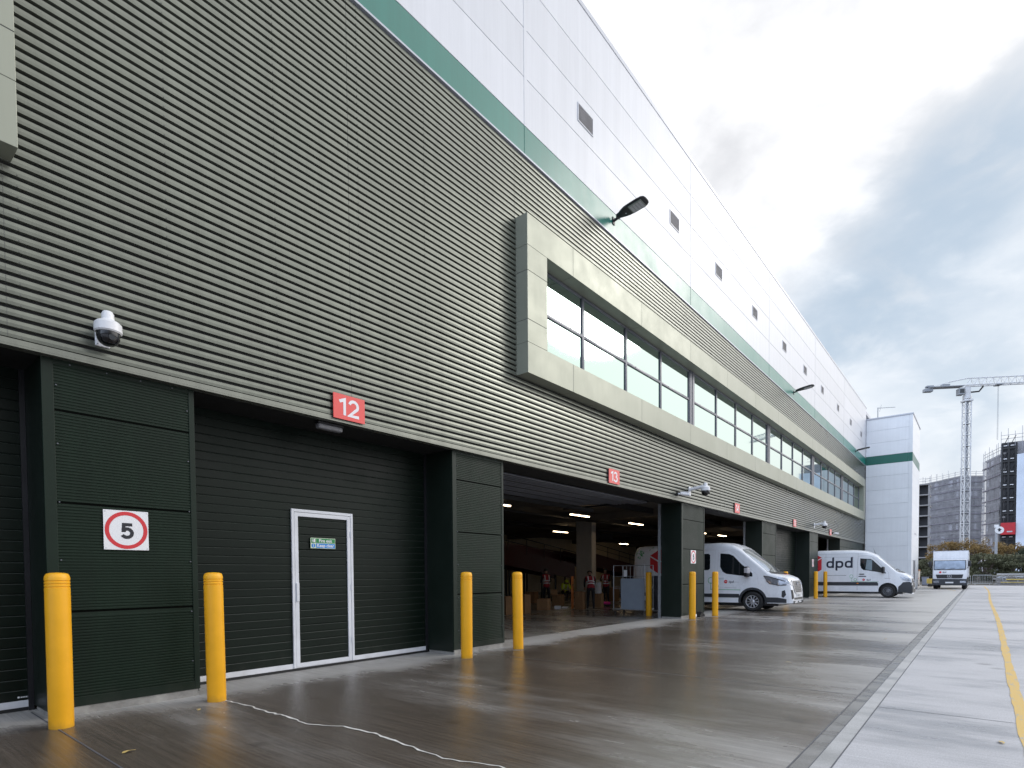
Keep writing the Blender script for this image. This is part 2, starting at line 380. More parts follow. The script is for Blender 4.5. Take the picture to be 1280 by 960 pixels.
def paint_line(name, col, under):
    m, t, b = nt(name); L = t.links
    c = coords(t, (1.2,5,1)); n = N(t, 'ShaderNodeTexNoise', Scale=2.4, Detail=7., Roughness=.75); L.new(c, n.inputs['Vector'])
    r = ramp(t, n.outputs['Fac'], [(.36, under), (.47, col)]); L.new(r.outputs[0], b.inputs['Base Color']); b.inputs['Roughness'].default_value = .55
    return m
M['yellow_line'] = paint_line('worn_yellow_paint', (.60,.40,.11), (.38,.35,.29))
# ------------------------------------------------------------------ ground and paving
def struct(mb, name, m): return mb.build(name, m, kind='structure', fixn=False)
def sheet(x0, y0, x1, y1, z, nx=1, ny=1):
    mb = MB()
    vs = [(x0+(x1-x0)*i/nx, y0+(y1-y0)*j/ny, z) for j in range(ny+1) for i in range(nx+1)]
    return mb.add(vs, [(j*(nx+1)+i, j*(nx+1)+i+1, (j+1)*(nx+1)+i+1, (j+1)*(nx+1)+i) for j in range(ny) for i in range(nx)])
struct(sheet(-2500, -2500, 2500, 2500, -.06), 'ground', M['ground'])
struct(sheet(-40, -6.50, 79, .75, 0), 'pavement', M['apron'])
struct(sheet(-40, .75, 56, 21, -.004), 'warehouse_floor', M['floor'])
DR = thing('drain_channel', 'long grey linear drain channel with pale concrete edge between dark apron and pale slab', 'drain', (0,-6.63,0))
sheet(-40, 0, 79, .13, -.004).build('grate', M['drain'], DR, fixn=False)
sheet(-40, -.13, 79, -.005, .003).build('edge_strip', M['kerb'], DR, fixn=False)
struct(sheet(-40, -30, 79, -6.765, .002), 'road', M['road'])
struct(sheet(-40, .75, 5.9, .76, -.002), 'floor_strip', M['joint'])
# joints in the slabs
mb = MB()
for x in (-4.4, 1.50, 8.05, 14.6, 21.2, 27.8, 34.4, 41, 47.6, 54.2, 60.8, 67.4, 74):
    mb.add([(x-.007,-6.50,.004),(x+.007,-6.50,.004),(x+.045,.55,.004),(x+.031,.55,.004)], [(0,1,2,3)])
for x in (-2, 7.42, 16.4, 25.6, 34.8, 44, 53, 62, 71):
    mb.add([(x-.006,-30,.006),(x+.006,-30,.006),(x+.05,-6.77,.006),(x+.038,-6.77,.006)], [(0,1,2,3)])
struct(mb, 'pavement_lines', M['joint'])
# slot of the linear drain: dark slit and grate cross bars
mb = MB()
mb.box(-30, -.012, -.003, 79, .004, .0015)
mb.box(-30, -.142, -.003, 79, -.132, .0035)
mb.box(-30, .124, -.003, 79, .132, .0045)
mb.build('slot', M['joint'], DR)
# pale wandering crack in the apron
pts = [(3.16,-.52),(3.165,-.6),(3.20,-1.1),(3.165,-1.55),(3.21,-1.9),(3.15,-2.37),(3.33,-2.74),(3.36,-3.2),(3.31,-3.6),(3.25,-4.25),(3.37,-4.74),(3.30,-5.5),(3.4,-6.48)]
fine = []
for (a, b_) in zip(pts[:-1], pts[1:]):
    for k in range(6):
        t_ = k/6; fine.append((a[0]+(b_[0]-a[0])*t_+random.uniform(-.016,.016), a[1]+(b_[1]-a[1])*t_))
vs = []; 
for x, y in fine:
    w = random.uniform(.006,.017); vs += [(x-w,y,.005),(x+w,y,.005)]
mb = MB().add(vs, [(2*i,2*i+1,2*i+3,2*i+2) for i in range(len(fine)-1)])
struct(mb, 'ground_crack', M['efflo'])
# worn yellow line, slightly broken edge
vs = []; n = 260
for i in range(n+1):
    x = 3+ (72-3)*i/n; yc = -8.02+.03*math.sin(x*.21)-.0009*(x-20) + (.0 if x < 60 else (x-60)*.012)
    w = .052+random.uniform(-.010,.010)
    vs += [(x,yc-w,.007),(x,yc+w,.007)]
struct(MB().add(vs, [(2*i,2*i+2,2*i+3,2*i+1) for i in range(n)]), 'road_marking', M['yellow_line'])
mb = MB()
for i in range(5):
    mb = MB(); x = 56+i*1.9; y = -6.1+i*.28
    mb.add([(x,y-.06,.006),(x+1.1,y+.1,.006),(x+1.1,y+.22,.006),(x,y+.06,.006)], [(0,1,2,3)])
    struct(mb, 'road_marking', M['yellow_line'])

# ------------------------------------------------------------------ warehouse
WH = thing('warehouse', 'long warehouse with ribbed olive cladding, teal stripe, white upper wall and vehicle bays', 'warehouse', (0,0,0))
XL, XR = -14., 55.75
CB, CT = 3.82, 10.24        # bottom and top of the ribbed cladding
def ribs(z0, z1, off=0):
    p = .108; pr = []; z = z0
    while z < z1-.02:
        pr += [(-.036+off, z), (-.036+off, z+.008), (-.084+off, z+.013), (-.087+off, z+.045), (-.083+off, z+.080), (-.040+off, z+.099)]
        z += p
    pr.append((-.042+off, z1))
    return pr
mb = MB()
mb.extrude_x(ribs(3.90, 3.90+.108*17), XL, XR)
mb.extrude_x(ribs(3.90+.108*43, CT), XL, XR)
mb.extrude_x(ribs(3.90+.108*17, 3.90+.108*43), 1.30, 9.60)
mb.extrude_x(ribs(3.90+.108*17, 3.90+.108*43), 53.5, XR)
RC = mb.build('ribbed_cladding', M['clad'], WH)
mb = MB()       # sheet laps
for x in [1.33+4.05*k for k in range(-2, 14)]:
    for (z0, z1, ok) in ((3.90, 3.90+.108*17, 1), (3.90+.108*43, CT, 1), (3.90+.108*17, 3.90+.108*43, 1.3 < x < 9.5)):
        if ok: mb.extrude_x(ribs(z0, z1, -.0025), x-.0022, x+.0022)
mix(RC, mb, M['clad_dark'])
mb = MB()       # fixing screws, one per rib and rail
for k in range(-3, 34):
    x = .07+1.372*k
    z = 3.90+.014
    while z < CT-.05:
        if z < 5.6 or z > 8.95 or (1.45 < x < 9.4): mb.box(x-.006, -.0885, z+.004, x+.006, -.070, z+.014)
        z += .108
mix(RC, mb, M['clad_dark'])
mb = MB()       # bottom drip flashing
mb.extrude_x([(-.052,3.905),(-.092,3.90),(-.094,3.848),(-.102,3.842),(-.102,3.822),(.02,3.822)], XL, XR)
mb.build('drip_flashing', M['flash'], WH)
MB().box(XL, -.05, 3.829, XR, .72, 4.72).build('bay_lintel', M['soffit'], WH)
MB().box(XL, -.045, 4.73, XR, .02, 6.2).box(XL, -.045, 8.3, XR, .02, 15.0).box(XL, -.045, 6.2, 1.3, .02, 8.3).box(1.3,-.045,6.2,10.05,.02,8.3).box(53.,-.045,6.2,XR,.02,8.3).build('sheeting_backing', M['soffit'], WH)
# shadow gap, grey trim, teal stripe, white panels
MB().box(XL, -.050, 10.2405, XR, -.0455, 10.30).build('shadow_gap', M['soffit'], WH)
MB().box(XL, -.118, 10.275, XR, -.046, 10.310).build('grey_trim', M['coping'], WH)
VJ = [.7, 9.80, 18.70, 27.75, 36.95, 45.95]
edges = [XL]+VJ+[XR]
teal = MB(); wht = MB(); jt = MB(); pj = MB()
HZ = [10.905, 11.90, 12.90, 13.89, 15.0]
for a, b_ in zip(edges[:-1], edges[1:]):
    g = .012
    teal.bbox(a+g, -.100, 10.312, b_-g, -.046, 10.897, .004)
    for z0, z1 in zip(HZ[:-1], HZ[1:]):
        wht.bbox(a+g, -.100, z0+.006, b_-g, -.046, z1-.006, .004)
for x in VJ:
    teal.bbox(x-.045, -.106, 10.314, x+.045, -.101, 10.895, .002)
    wht.bbox(x-.05, -.106, 10.905, x+.05, -.101, 14.99, .002)
for z in HZ[:-1]: jt.box(XL, -.088, z-.0062, XR, -.0465, z+.0062)
teal.build('teal_stripe', M['teal'], WH); wht.build('white_upper_wall', M['white_panel'], WH); jt.build('panel_joint', M['pale_joint'], WH)
MB().bbox(XL, -.112, 15.0, XR+.2, .5, 15.13, .012).build('roof_coping', M['coping'], WH)
MB().box(XL, .0, 14.7, XR+6, 45, 14.98).build('roof', M['coping'], WH)
MB().box(XL, 44.8, 0, XR+6, 45, 14.69).box(XL, .13, 4.73, XL+.15, 44.7, 14.69).build('rear_wall', M['white_panel'], WH)
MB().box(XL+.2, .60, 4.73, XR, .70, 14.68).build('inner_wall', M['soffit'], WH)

# pillars between the bays
PIL = [(-4.5,-3.0),(1.60,3.11),(7.63,9.105),(18.19,20.20),(27.13,29.40),(36.36,38.54),(45.49,55.70)]
def microribs(z0, z1):
    pr = []; z = z0; p = .033
    while z < z1-.03:
        pr += [(.013, z), (.007, z+.006), (.007, z+.022), (.013, z+.028)]; z += p
    pr.append((.013, z1)); return pr
ZS = [(.20, 1.121), (1.141, 2.297), (2.317, 3.277), (3.297, 3.80)]
for a, b_ in PIL:
    near = a < 30
    body = MB()
    for z0, z1 in ZS:
        if near: body.extrude_x(microribs(z0, z1), a+.10, b_-.06)
        else: body.bbox(a+.10, .006, z0, b_-.06, .018, z1, .003)
    body.box(a+.09, .014, .10, b_-.05, .03, 3.825)
    p = body.build('pillar', M['green'], WH)
    jb = MB()
    for zj in (1.131, 2.307, 3.287): jb.box(a+.101, .0105, zj-.010, b_-.061, .0135, zj+.010)
    mix(p, jb, M['pier_gap'])
    tr = MB()
    for x0, x1 in ((a, a+.105), (b_-.065, b_)):
        tr.bbox(x0, 0., .09, x1, .028, 3.825, .004)
    tr.bbox(a+.106, .001, .09, b_-.066, .02, .195, .004)
    tr.bbox(a+.106, .002, 3.775, b_-.066, .02, 3.824, .003)
    cf = tr.build('corner_flashing', M['green_flat'], p)
    for xa in (a+.002, b_-.03): MB().bbox(xa, .029, .05, xa+.028, .72, 3.826, .004).build('reveal_lining', M['reveal'], p)
    MB().box(a+.02, .012, 0, b_-.02, .70, .092).build('plinth', M['conc'], p)
    sc = MB()
    for x in (a+.125, b_-.085):
        z = .45
        while z < 3.7: sc.cyl((x,.006,z),(x,-.006,z),.008,n=8); z += .62
    for k in range(4): 
        x = a+.25+(b_-a-.5)*k/3; sc.cyl((x,.006,3.79),(x,-.006,3.79),.008,n=8)
    mix(cf, sc, M['joint'])
    if a > 40:
        MB().box(49.9, .004, .2, 49.92, .0075, 3.8).build('panel_joint', M['joint'], p)

# closed sectional doors
def slats(z0, z1):
    pr = []; z = z0; k = 0
    while z < z1-.05:
        d = .016 if k % 5 == 4 else .011
        pr += [(.738+d, z+.001), (.738, z+.003), (.738, z+.1045), (.738+d, z+.119)]; z += .12; k += 1
    pr.append((.745, z1)); return pr
def closed_door(x0, x1, passdoor=False):
    d = MB().extrude_x(slats(.125, 3.84), x0, x1).box(x0, .747, .03, x1, .78, 3.84).build('roller_door', M['door'], WH)
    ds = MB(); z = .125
    while z < 3.75: ds.add([(x0,.7372,z+.1035),(x1,.7372,z+.1035),(x1,.7400,z+.1075),(x0,.7400,z+.1075)], [(0,1,2,3)]); z += .12  # painted highlight strip along each slat edge
    mix(d, ds, M['door_edge_highlight'])
    MB().box(x0, .725, .042, x1, .746, .118).build('bottom_rail', M['white_alu'], d)
    MB().box(x0, .732, .0, x1, .76, .040).build('bottom_seal', M['rubber'], d)
    for xa in (x0, x1-.05): MB().box(xa, .71, 0, xa+.05, .735, 3.83).build('guide_rail', M['black'], d)
    if passdoor:
        X0, X1, Z1 = 4.80, 5.93, 2.555
        f = MB()
        f.bbox(X0, .708, .045, X0+.045, .737, Z1, .004).bbox(X1-.045, .708, .045, X1, .737, Z1, .004).bbox(X0+.045, .709, Z1-.045, X1-.045, .737, Z1, .004)
        f.build('pass_door_frame', M['white_alu'], d)
        l = MB()
        l.bbox(X0+.05, .712, .05, X0+.112, .737, Z1-.05, .004).bbox(X1-.112, .712, .05, X1-.05, .737, Z1-.05, .004)
        l.bbox(X0+.112, .713, Z1-.112, X1-.112, .737, Z1-.05, .004).bbox(X0+.112, .713, .05, X1-.112, .737, .118, .004)
        l.build('pass_door_stile', M['white_alu'], d)
        pd = MB().extrude_x([(y-.006, z) for y, z in slats(.125, Z1-.112)], X0+.112, X1-.112).build('pass_door', M['door'], d)
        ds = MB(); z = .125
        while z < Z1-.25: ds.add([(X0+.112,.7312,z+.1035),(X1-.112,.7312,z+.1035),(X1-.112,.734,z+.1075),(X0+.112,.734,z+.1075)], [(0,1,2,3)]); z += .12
        mix(pd, ds, M['door_edge_highlight'])
        h = MB(); h.bbox(X0+.058, .690, 1.10, X0+.106, .711, 1.39, .005)
        h.build('handle', M['white_alu'], d)
        for z in (.4, 1.3, 2.2): MB().cyl((X1-.048,.704,z-.05),(X1-.048,.704,z+.05),.010,n=8).build('hinge', M['white_alu'], d)
    return d
closed_door(-3.0, 1.60)
closed_door(3.11, 7.63, True)
closed_door(29.40, 36.36)
# door rails of the open bays and the raised door of bay 13
for x in (9.12, 18.12, 20.23, 27.06, 38.57, 45.42):
    MB().box(x, .72, 0, x+.05, .80, 3.83).build('guide_rail', M['galv'], WH)
rd = MB()
for k, (y0, y1, x1) in enumerate(((.95,1.50,17.6),(1.52,2.08,17.4),(2.10,2.66,17.0),(2.68,3.24,16.9))):
    rd.bbox(9.2, y0, 3.83+.012*k, x1, y1, 3.88+.012*k, .012)
    for q in (.14,.28,.42): rd.box(9.2, y0+q-.02, 3.818+.012*k, x1, y0+q+.02, 3.83+.012*k)
rd = rd.build('raised_door', M['grey_alu'], WH)
MB().box(9.2, 3.3, 3.74, 18.1, 3.4, 3.86).tube([(9.2,.9,3.95),(9.2,4.6,3.95)],.03).tube([(18.1,.9,3.95),(18.1,4.6,3.95)],.03).build('door_track', M['black_steel'], WH)

# window band: projecting surround
def surround(x0, x1, joints, left_end=True, right_end=True):
    """rectangular projecting frame, face at y=-0.38"""
    F, B_, g = -.38, .02, .004
    z0, z1, i0, i1 = 5.65, 8.88, 6.275, 8.245
    mb = MB(); core = MB()
    xs = [x0]+[j for j in joints if x0 < j < x1]+[x1]
    for a, b_ in zip(xs[:-1], xs[1:]):
        ga = 0 if a == x0 else g; gb = 0 if b_ == x1 else g
        mb.bbox(a+ga, F, i1, b_-gb, B_, z1, .004); mb.bbox(a+ga, F, z0, b_-gb, B_, i0, .004)
    core.box(x0+.05, F+.007, i1+.006, x1-.05, B_-.01, z1-.006).box(x0+.05, F+.007, z0+.006, x1-.05, B_-.01, i0-.006)
    for (xa, xb, ok) in ((x0, x0+.69, left_end), (x1-.66, x1, right_end)):
        if not ok: continue
        zz = [i0, 6.74, 7.73, i1]
        for a, b_ in zip(zz[:-1], zz[1:]):
            mb.bbox(xa, F, a+g, xb, B_, b_-g, .004)
        core.box(xa+.007, F+.007, i0-.02, xb-.007, B_-.01, i1+.02)
    s = mb.build('window_surround', M['surround'], WH)
    core.build('surround_joint', M['joint'], s)
    # inner reveal towards the glass
    rv = MB(); rv.box(x0+.3, B_+.001, i1-.002, x1-.3, .16, i1+.05).box(x0+.3, B_+.001, i0-.05, x1-.3, .16, i0+.002)
    rv.build('inner_reveal', M['flash'], s)
    return s
J = [11.17+3.41*k for k in range(-1, 13)]
surround(9.47, 53.62, J)
surround(-13, 1.40, [1.40-3.41*k for k in range(1, 4)])
MODS = [(9.92,18.71,4),(19.09,27.68,4),(28.06,36.52,4),(37.01,45.45,4),(46.0,52.98,3)]
WZ0, WZ1, WT = 6.277, 8.24, 7.285
for a, b_, n_ in MODS+[(-9.0,.75,4)]:
    w = (b_-a)/n_
    for k in range(n_):
        x0, x1 = a+w*k, a+w*(k+1)
        fr = MB()
        for xa, xb in ((x0, x0+.045), (x1-.045, x1)): fr.bbox(xa+.0005, -.055, WZ0, xb-.0005, .025, WZ1, .006)
        fr.bbox(x0+.045, -.05, WZ0, x1-.045, .025, WZ0+.05, .005).bbox(x0+.045, -.05, WZ1-.06, x1-.045, .025, WZ1, .005).bbox(x0+.045, -.053, WT-.04, x1-.045, .025, WT+.03, .005)
        for q in (.25,.75): fr.cyl((x0+w*q,-.049,WT+.012),(x0+w*q,-.062,WT+.012),.014,n=8)
        f = fr.build('window', M['grey_alu'], WH)
        for (za, zb) in ((WZ0+.05, WT-.04), (WT+.03, WZ1-.06)):
            dy0, dy1 = random.uniform(-.003,.003), random.uniform(-.003,.003)
            MB().add([(x0+.045,-.020+dy0,za),(x1-.045,-.020+dy1,za),(x1-.045,-.020+dy1,zb),(x0+.045,-.020+dy0,zb),
                      (x0+.045,.000+dy0,za),(x1-.045,.000+dy1,za),(x1-.045,.000+dy1,zb),(x0+.045,.000+dy0,zb)],
                     [(0,1,2,3),(7,6,5,4),(0,4,5,1),(3,2,6,7),(0,3,7,4),(1,5,6,2)]).build('window_pane', M['glass'], f)
for xa, xb in ((18.71,19.09),(27.68,28.06),(36.52,37.01),(45.45,46.0)):
    MB().bbox(xa+.002, -.075, WZ0, xb-.002, .035, WZ1, .01).box((xa+xb)/2-.03,-.093,WZ0+.01,(xa+xb)/2+.03,-.076,WZ1-.01).build('window_post', M['grey_alu'], WH)
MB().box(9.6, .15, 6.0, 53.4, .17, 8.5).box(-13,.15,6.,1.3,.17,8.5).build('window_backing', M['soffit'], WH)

# louvre vents in the upper wall
for x in (2.7, 7.3, 11.82, 17.02, 20.92, 25.22, 29.92, 34.15, 38.52, 43.40, 48.22, 52.9):
    v = MB(); z0, z1, w = 12.235, 12.665, .69
    v.bbox(x, -.118, z0, x+.022, -.1005, z1, .003).bbox(x+w-.022, -.118, z0, x+w, -.1005, z1, .003).bbox(x+.022, -.118, z0, x+w-.022, -.1005, z0+.022, .003).bbox(x+.022, -.118, z1-.022, x+w-.022, -.1005, z1, .003)
    v = v.build('vent', M['white_alu'], WH)
    MB().box(x+.02, -.1045, z0+.02, x+w-.02, -.1008, z1-.02).build('vent_opening', M['vent_dark'], v)
    sl = MB()
    for k in range(10):
        z = z0+.03+k*.038
        sl.add([(x+.023,-.117,z),(x+w-.023,-.117,z),(x+w-.023,-.106,z+.018),(x+.023,-.106,z+.018),(x+.023,-.117,z+.008),(x+w-.023,-.117,z+.008),(x+w-.023,-.106,z+.026),(x+.023,-.106,z+.026)],
               [(0,1,2,3),(4,7,6,5),(0,4,5,1),(2,6,7,3),(0,3,7,4),(1,5,6,2)])
    sl.build('louvre', M['vent_grey'], v)

# interior shell
MB().box(-12, .9, 4.55, 55.7, 21, 4.71).build('deck_ceiling', M['ceiling'], WH)
bm_ = MB()
for x in (-2, 7, 16.2, 25.3, 34.4, 43.5, 52.6): bm_.box(x-.1, 1., 4.22, x+.1, 20.9, 4.549)
bm_.build('ceiling_beam', M['ceiling'], WH)
bm_ = MB()
for y in (4.4, 8.35, 13.2): bm_.box(-12, y-.08, 4.30, 55.6, y+.08, 4.548)
bm_.tube([(-12,7.4,4.12),(55.6,7.4,4.12)], .06, 10).tube([(-12,11.0,4.2),(55.6,11.0,4.2)], .05, 10)
bm_.build('service_pipe', M['black_steel'], WH)
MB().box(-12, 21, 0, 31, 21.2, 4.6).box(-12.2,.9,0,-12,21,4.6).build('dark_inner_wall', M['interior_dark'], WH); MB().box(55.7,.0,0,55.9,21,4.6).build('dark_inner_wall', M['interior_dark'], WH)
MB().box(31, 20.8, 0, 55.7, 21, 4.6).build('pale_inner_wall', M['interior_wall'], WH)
MB().bbox(27.35, 9.0, 0, 27.8, 10.0, 4.55, .01).build('interior_column', M['inner_col'], WH)
MB().bbox(43.5, 9.0, 0, 43.95, 10.2, 4.55, .01).build('interior_column', M['inner_col'], WH)
MB().bbox(8.2, 9.0, 0, 8.65, 10.2, 4.55, .01).build('interior_column', M['inner_col'], WH)
for x0, x1 in ((16.2,18.2),(27.1,29.4),(36.4,38.5)):
    pass

# ------------------------------------------------------------------ white end block
TW = thing('end_block', 'tall windowless white block with green band closing the far end of the warehouse', 'building', (55.77,-3.3,0))
H = 14.0; tw = MB(); L0, L1 = 0., 6.6       # local: x along the yard, y inwards
zs = [.1+.0]+[1.28, 2.43, 3.58, 4.73, 5.88, 7.03, 8.18, 9.33, 10.30, 11.0, 12.05, 13.05, H]
gb = MB(); jn = MB()
for z0, z1 in zip(zs[:-1], zs[1:]):
    tgt = gb if abs(z0-10.30) < .01 else tw
    tgt.bbox(0, .26, z0+.006, .06, 3.18, z1-.006, .003)           # face looking back down the yard
    if z0 < 2.0:
        tgt.bbox(.26, 0, z0+.005, 1.65, .06, z1-.005, .003); tgt.bbox(3.85, 0, z0+.005, L1, .06, z1-.005, .003)
    else: tgt.bbox(.26, 0, z0+.005, L1, .06, z1-.005, .003)
    tgt.bbox(-.004, -.004, z0+.002, .25, .06, z1-.002, .003) ; tgt.box(-.004, .0605, z0+.002, .06, .25, z1-.002)
tw.box(L1-.06, .062, .1, L1, 8, H)
tw.build('panel_wall', M['tower_panel'], TW); gb.build('green_band', mat('dark_teal_band', (.004,.115,.085), .35, spec=.5, var=.05), TW)
MB().box(.05, .05, .0, L1-.065, 3.17, H-.02).build('wall_core', M['tower_joint'], TW)
MB().bbox(-.05, -.05, H, L1+.05, 8., H+.12, .015).build('coping', M['coping'], TW)
dd = MB().bbox(1.66, .012, .02, 3.84, .05, 2.40, .005).build('door', M['grey_alu'], TW)
MB().bbox(1.85, -.02, 1.0, 1.9, .011, 1.25, .005).build('handle', M['white_alu'], dd)
MB().tube([(2.0,-.0,4.6),(2.0,-.12,4.6),(2.0,-.14,4.5)], .03, 8).build('outlet_pipe', M['vent_grey'], TW)
an = thing('aerial', 'thin pole aerial standing on the roof of the white end block', 'aerial', (58., -.65, 14.12))
MB().cyl((0,0,0),(0,0,1.35),.035,n=8).build('mast', M['crane_grey'], an)
ab = MB().cyl((0,0,1.3),(.0,-1.25,1.15),.02,n=6)
for k in range(7): ab.cyl((-.16+.01*k,-.12-.17*k,1.29-.02*k),(.16-.01*k,-.12-.17*k,1.29-.02*k),.012,n=5)
ab.cyl((0,-.25,1.55),(0,-.12,.98),.012,n=5)
ab.build('antenna_boom', M['crane_grey'], an)
# ------------------------------------------------------------------ flat lettering
def ribbon(pts, w, closed=False):
    pts = [Vector((p[0], p[1])) for p in pts]; n = len(pts); vs = []
    for i in range(n):
        if closed: a, b_ = pts[i-1], pts[(i+1) % n]
        else: a, b_ = pts[max(i-1, 0)], pts[min(i+1, n-1)]
        d1 = (pts[i]-a).normalized() if (pts[i]-a).length > 1e-9 else (b_-pts[i]).normalized()
        d2 = (b_-pts[i]).normalized() if (b_-pts[i]).length > 1e-9 else d1
        t_ = (d1+d2).normalized() if (d1+d2).length > 1e-6 else d1
        nrm = Vector((-t_.y, t_.x)); k = 1/max(.45, nrm.dot(Vector((-d1.y, d1.x))))
        vs += [pts[i]+nrm*w/2*k, pts[i]-nrm*w/2*k]
    m_ = n if closed else n-1
    return [tuple(v) for v in vs], [(2*i, 2*i+1, 2*((i+1) % n)+1, 2*((i+1) % n)) for i in range(m_)]
def arc(cx, cy, rx, ry, a0, a1, n=16): return [(cx+rx*math.cos(R(a0+(a1-a0)*i/n)), cy+ry*math.sin(R(a0+(a1-a0)*i/n))) for i in range(n+1)]
GLY = {
 '1': [[(.02,.80),(.32,.955),(.32,0)]],
 '2': [arc(.30,.67,.25,.29,165,-30,18)+[(.05,.045),(.62,.045)]],
 '3': [arc(.25,.73,.24,.22,158,-80,14), arc(.25,.265,.29,.25,82,-158,16)],
 '4': [[(.46,0),(.46,.96),(.02,.28),(.66,.28)]],
 '5': [[(.56,.93),(.13,.93),(.10,.50)]+arc(.27,.31,.27,.27,120,-155,16)],
 '6': [[(.50,.96),(.12,.52)], arc(.30,.30,.26,.27,0,360,24)],
}
def put2d(mb, vs, fs, fn): mb.add([fn(*v) for v in vs], fs)
def glyphs(mb, txt, u0, v0, h, w, gap, fn, sx=1.):
    u = u0
    for ch in txt:
        wd = .36 if ch == '1' else .66
        for k, st in enumerate(GLY[ch]):
            vs, fs = ribbon([(u+p[0]*h*sx, v0+p[1]*h) for p in st], w); put2d(mb, vs, fs, lambda a, b_: (fn(a, b_)[0], fn(a, b_)[1]-.0006*k, fn(a, b_)[2]))
        u += (wd+gap)*h*sx
def disc2d(cx, cy, r, n=40, r0=0):
    o = [(cx+r*math.cos(2*PI*i/n), cy+r*math.sin(2*PI*i/n)) for i in range(n)]
    if not r0: return o, [tuple(range(n))]
    i_ = [(cx+r0*math.cos(2*PI*i/n), cy+r0*math.sin(2*PI*i/n)) for i in range(n)]
    return o+i_, [(i, (i+1) % n, n+(i+1) % n, n+i) for i in range(n)]
def text2d(txt, size, bold=0.):
    cu = bpy.data.curves.new('text', 'FONT'); cu.body = txt; cu.size = size; cu.offset = bold; cu.resolution_u = 4
    o = bpy.data.objects.new('text', cu); COL.objects.link(o)
    me = bpy.data.meshes.new_from_object(o.evaluated_get(bpy.context.evaluated_depsgraph_get()))
    vs = [(v.co.x, v.co.y) for v in me.vertices]; fs = [tuple(p.vertices) for p in me.polygons]
    bpy.data.objects.remove(o); bpy.data.curves.remove(cu); bpy.data.meshes.remove(me)
    return vs, fs
def txt(mb, s, u, v, size, fn, bold=0., width=None, centre=False):
    vs, fs = text2d(s, size, bold)
    if not vs: return
    x0 = min(p[0] for p in vs); x1 = max(p[0] for p in vs)
    k = (width/(x1-x0)) if width else 1
    off = (x1-x0)*k/2 if centre else 0
    put2d(mb, [(u+(p[0]-x0)*k-off, v+p[1]) for p in vs], fs, fn)

# ------------------------------------------------------------------ door number signs
NUM = [('12', 5.027, 'coral red door number sign reading 12 above the closed door with the white pass door'),
       ('13', 13.22, 'coral red door number sign reading 13 above the wide open bay with people inside'),
       ('14', 23.08, 'coral red door number sign reading 14 above the bay with the nearer white van'),
       ('15', 32.15, 'coral red door number sign reading 15 above the far closed green door'),
       ('16', 41.30, 'coral red door number sign reading 16 above the far white van')]
for num, x, lab in NUM:
    s = thing('number_sign', lab, 'sign', (x, -.105, 3.866), 0, 'door number signs along the warehouse')
    MB().bbox(0, -.022, 0, .563, -.010, .374, .002).build('panel', M['red_sign'], s)
    d = MB(); tot = sum((.36 if c == '1' else .66) for c in num)*.245*1.22+.2*.245*1.22*(len(num)-1)
    glyphs(d, num, .2815-tot/2, .065, .245, .046, .2, lambda u, v: (u, -.0235, v), 1.22)
    d.build('digits', M['white'], s)
    for xa in (.03, .49): MB().box(xa, -.010, .03, xa+.04, .022, .34).build('bracket', M['grey_alu'], s)

# ------------------------------------------------------------------ speed limit signs
for x, z, lab in ((2.115, 1.815, 'square white speed limit 5 sign, red ring, on the pillar right of the thickest bollard'),
                  (18.95, 1.83, 'square white speed limit 5 sign, red ring, on the pillar between bays 13 and 14'),
                  (37.0, 1.82, 'small looking speed limit 5 sign, red ring, on the pillar beside the far van')):
    s = thing('speed_limit_sign', lab, 'sign', (x, 0, z), 0, 'speed limit 5 signs on pillars')
    pn = MB().bbox(0, -.006, 0, .45, -.001, .45, .001).build('panel', M['white'], s)
    q = MB(); vs, fs = disc2d(.225, .225, .214, 48, .172); put2d(q, vs, fs, lambda u, v: (u, -.0075, v)); q.build('red_ring', M['red'], s)
    q = MB(); st = [(.290,.290),(.192,.290),(.186,.218)]+arc(.222,.195,.050,.045,112,-150,14)
    st = [(.285,.2905),(.1935,.2905),(.189,.222)]+arc(.2275,.199,.052,.044,122,-152,14)
    for k, st in enumerate(([(.182,.2905),(.284,.2905)], [(.200,.3085),(.193,.205)], [(.176,.2225),(.2035,.2245)]+arc(.2275,.194,.052,.0485,122,-152,18)[1:])):
        vs, fs = ribbon(st, .037); put2d(q, vs, fs, lambda u, v: (u, -.0075-.0005*k, v))
    q.build('digit', M['black_ink'], s)
    q = MB()
    for u in (.018,.432):
        for v in (.018,.432): q.cyl((u,-.0055,v),(u,-.0085,v),.005,n=8)
    mix(pn, q, M['galv'])

# fire exit sign on the pass door
s = thing('fire_exit_sign', 'small green and blue fire exit keep clear sign on the pass door', 'sign', (5.122, .712, 1.946))
MB().box(0, -.006, 0, .455, -.002, .168).build('panel', M['sign_border'], s)
q = MB(); fn = lambda u, v: (u, -.0075, v)
put2d(q, [(.098,.088),(.447,.088),(.447,.160),(.098,.160)], [(0,1,2,3)], fn); put2d(q, [(.010,.088),(.088,.088),(.088,.160),(.010,.160)], [(0,1,2,3)], fn); q.build('green_field', M['sign_green'], s)
q = MB(); put2d(q, [(.098,.008),(.447,.008),(.447,.080),(.098,.080)], [(0,1,2,3)], fn); vs, fs = disc2d(.049,.044,.034,24); put2d(q, vs, fs, fn); q.build('blue_field', M['sign_blue'], s)
fn2 = lambda u, v: (u, -.009, v)
q = MB(); txt(q, 'Fire exit', .272, .102, .072, fn2, .0015, centre=True); q.build('green_lettering', M['white'], s)
q = MB(); txt(q, 'Keep clear', .272, .024, .072, fn2, .0015, centre=True); q.build('blue_lettering', M['white'], s); q = MB()
txt(q, '!', .043, .022, .06, fn2, .002)
put2d(q, [(.052,.097),(.078,.097),(.078,.152),(.052,.152)], [(0,1,2,3)], fn2)
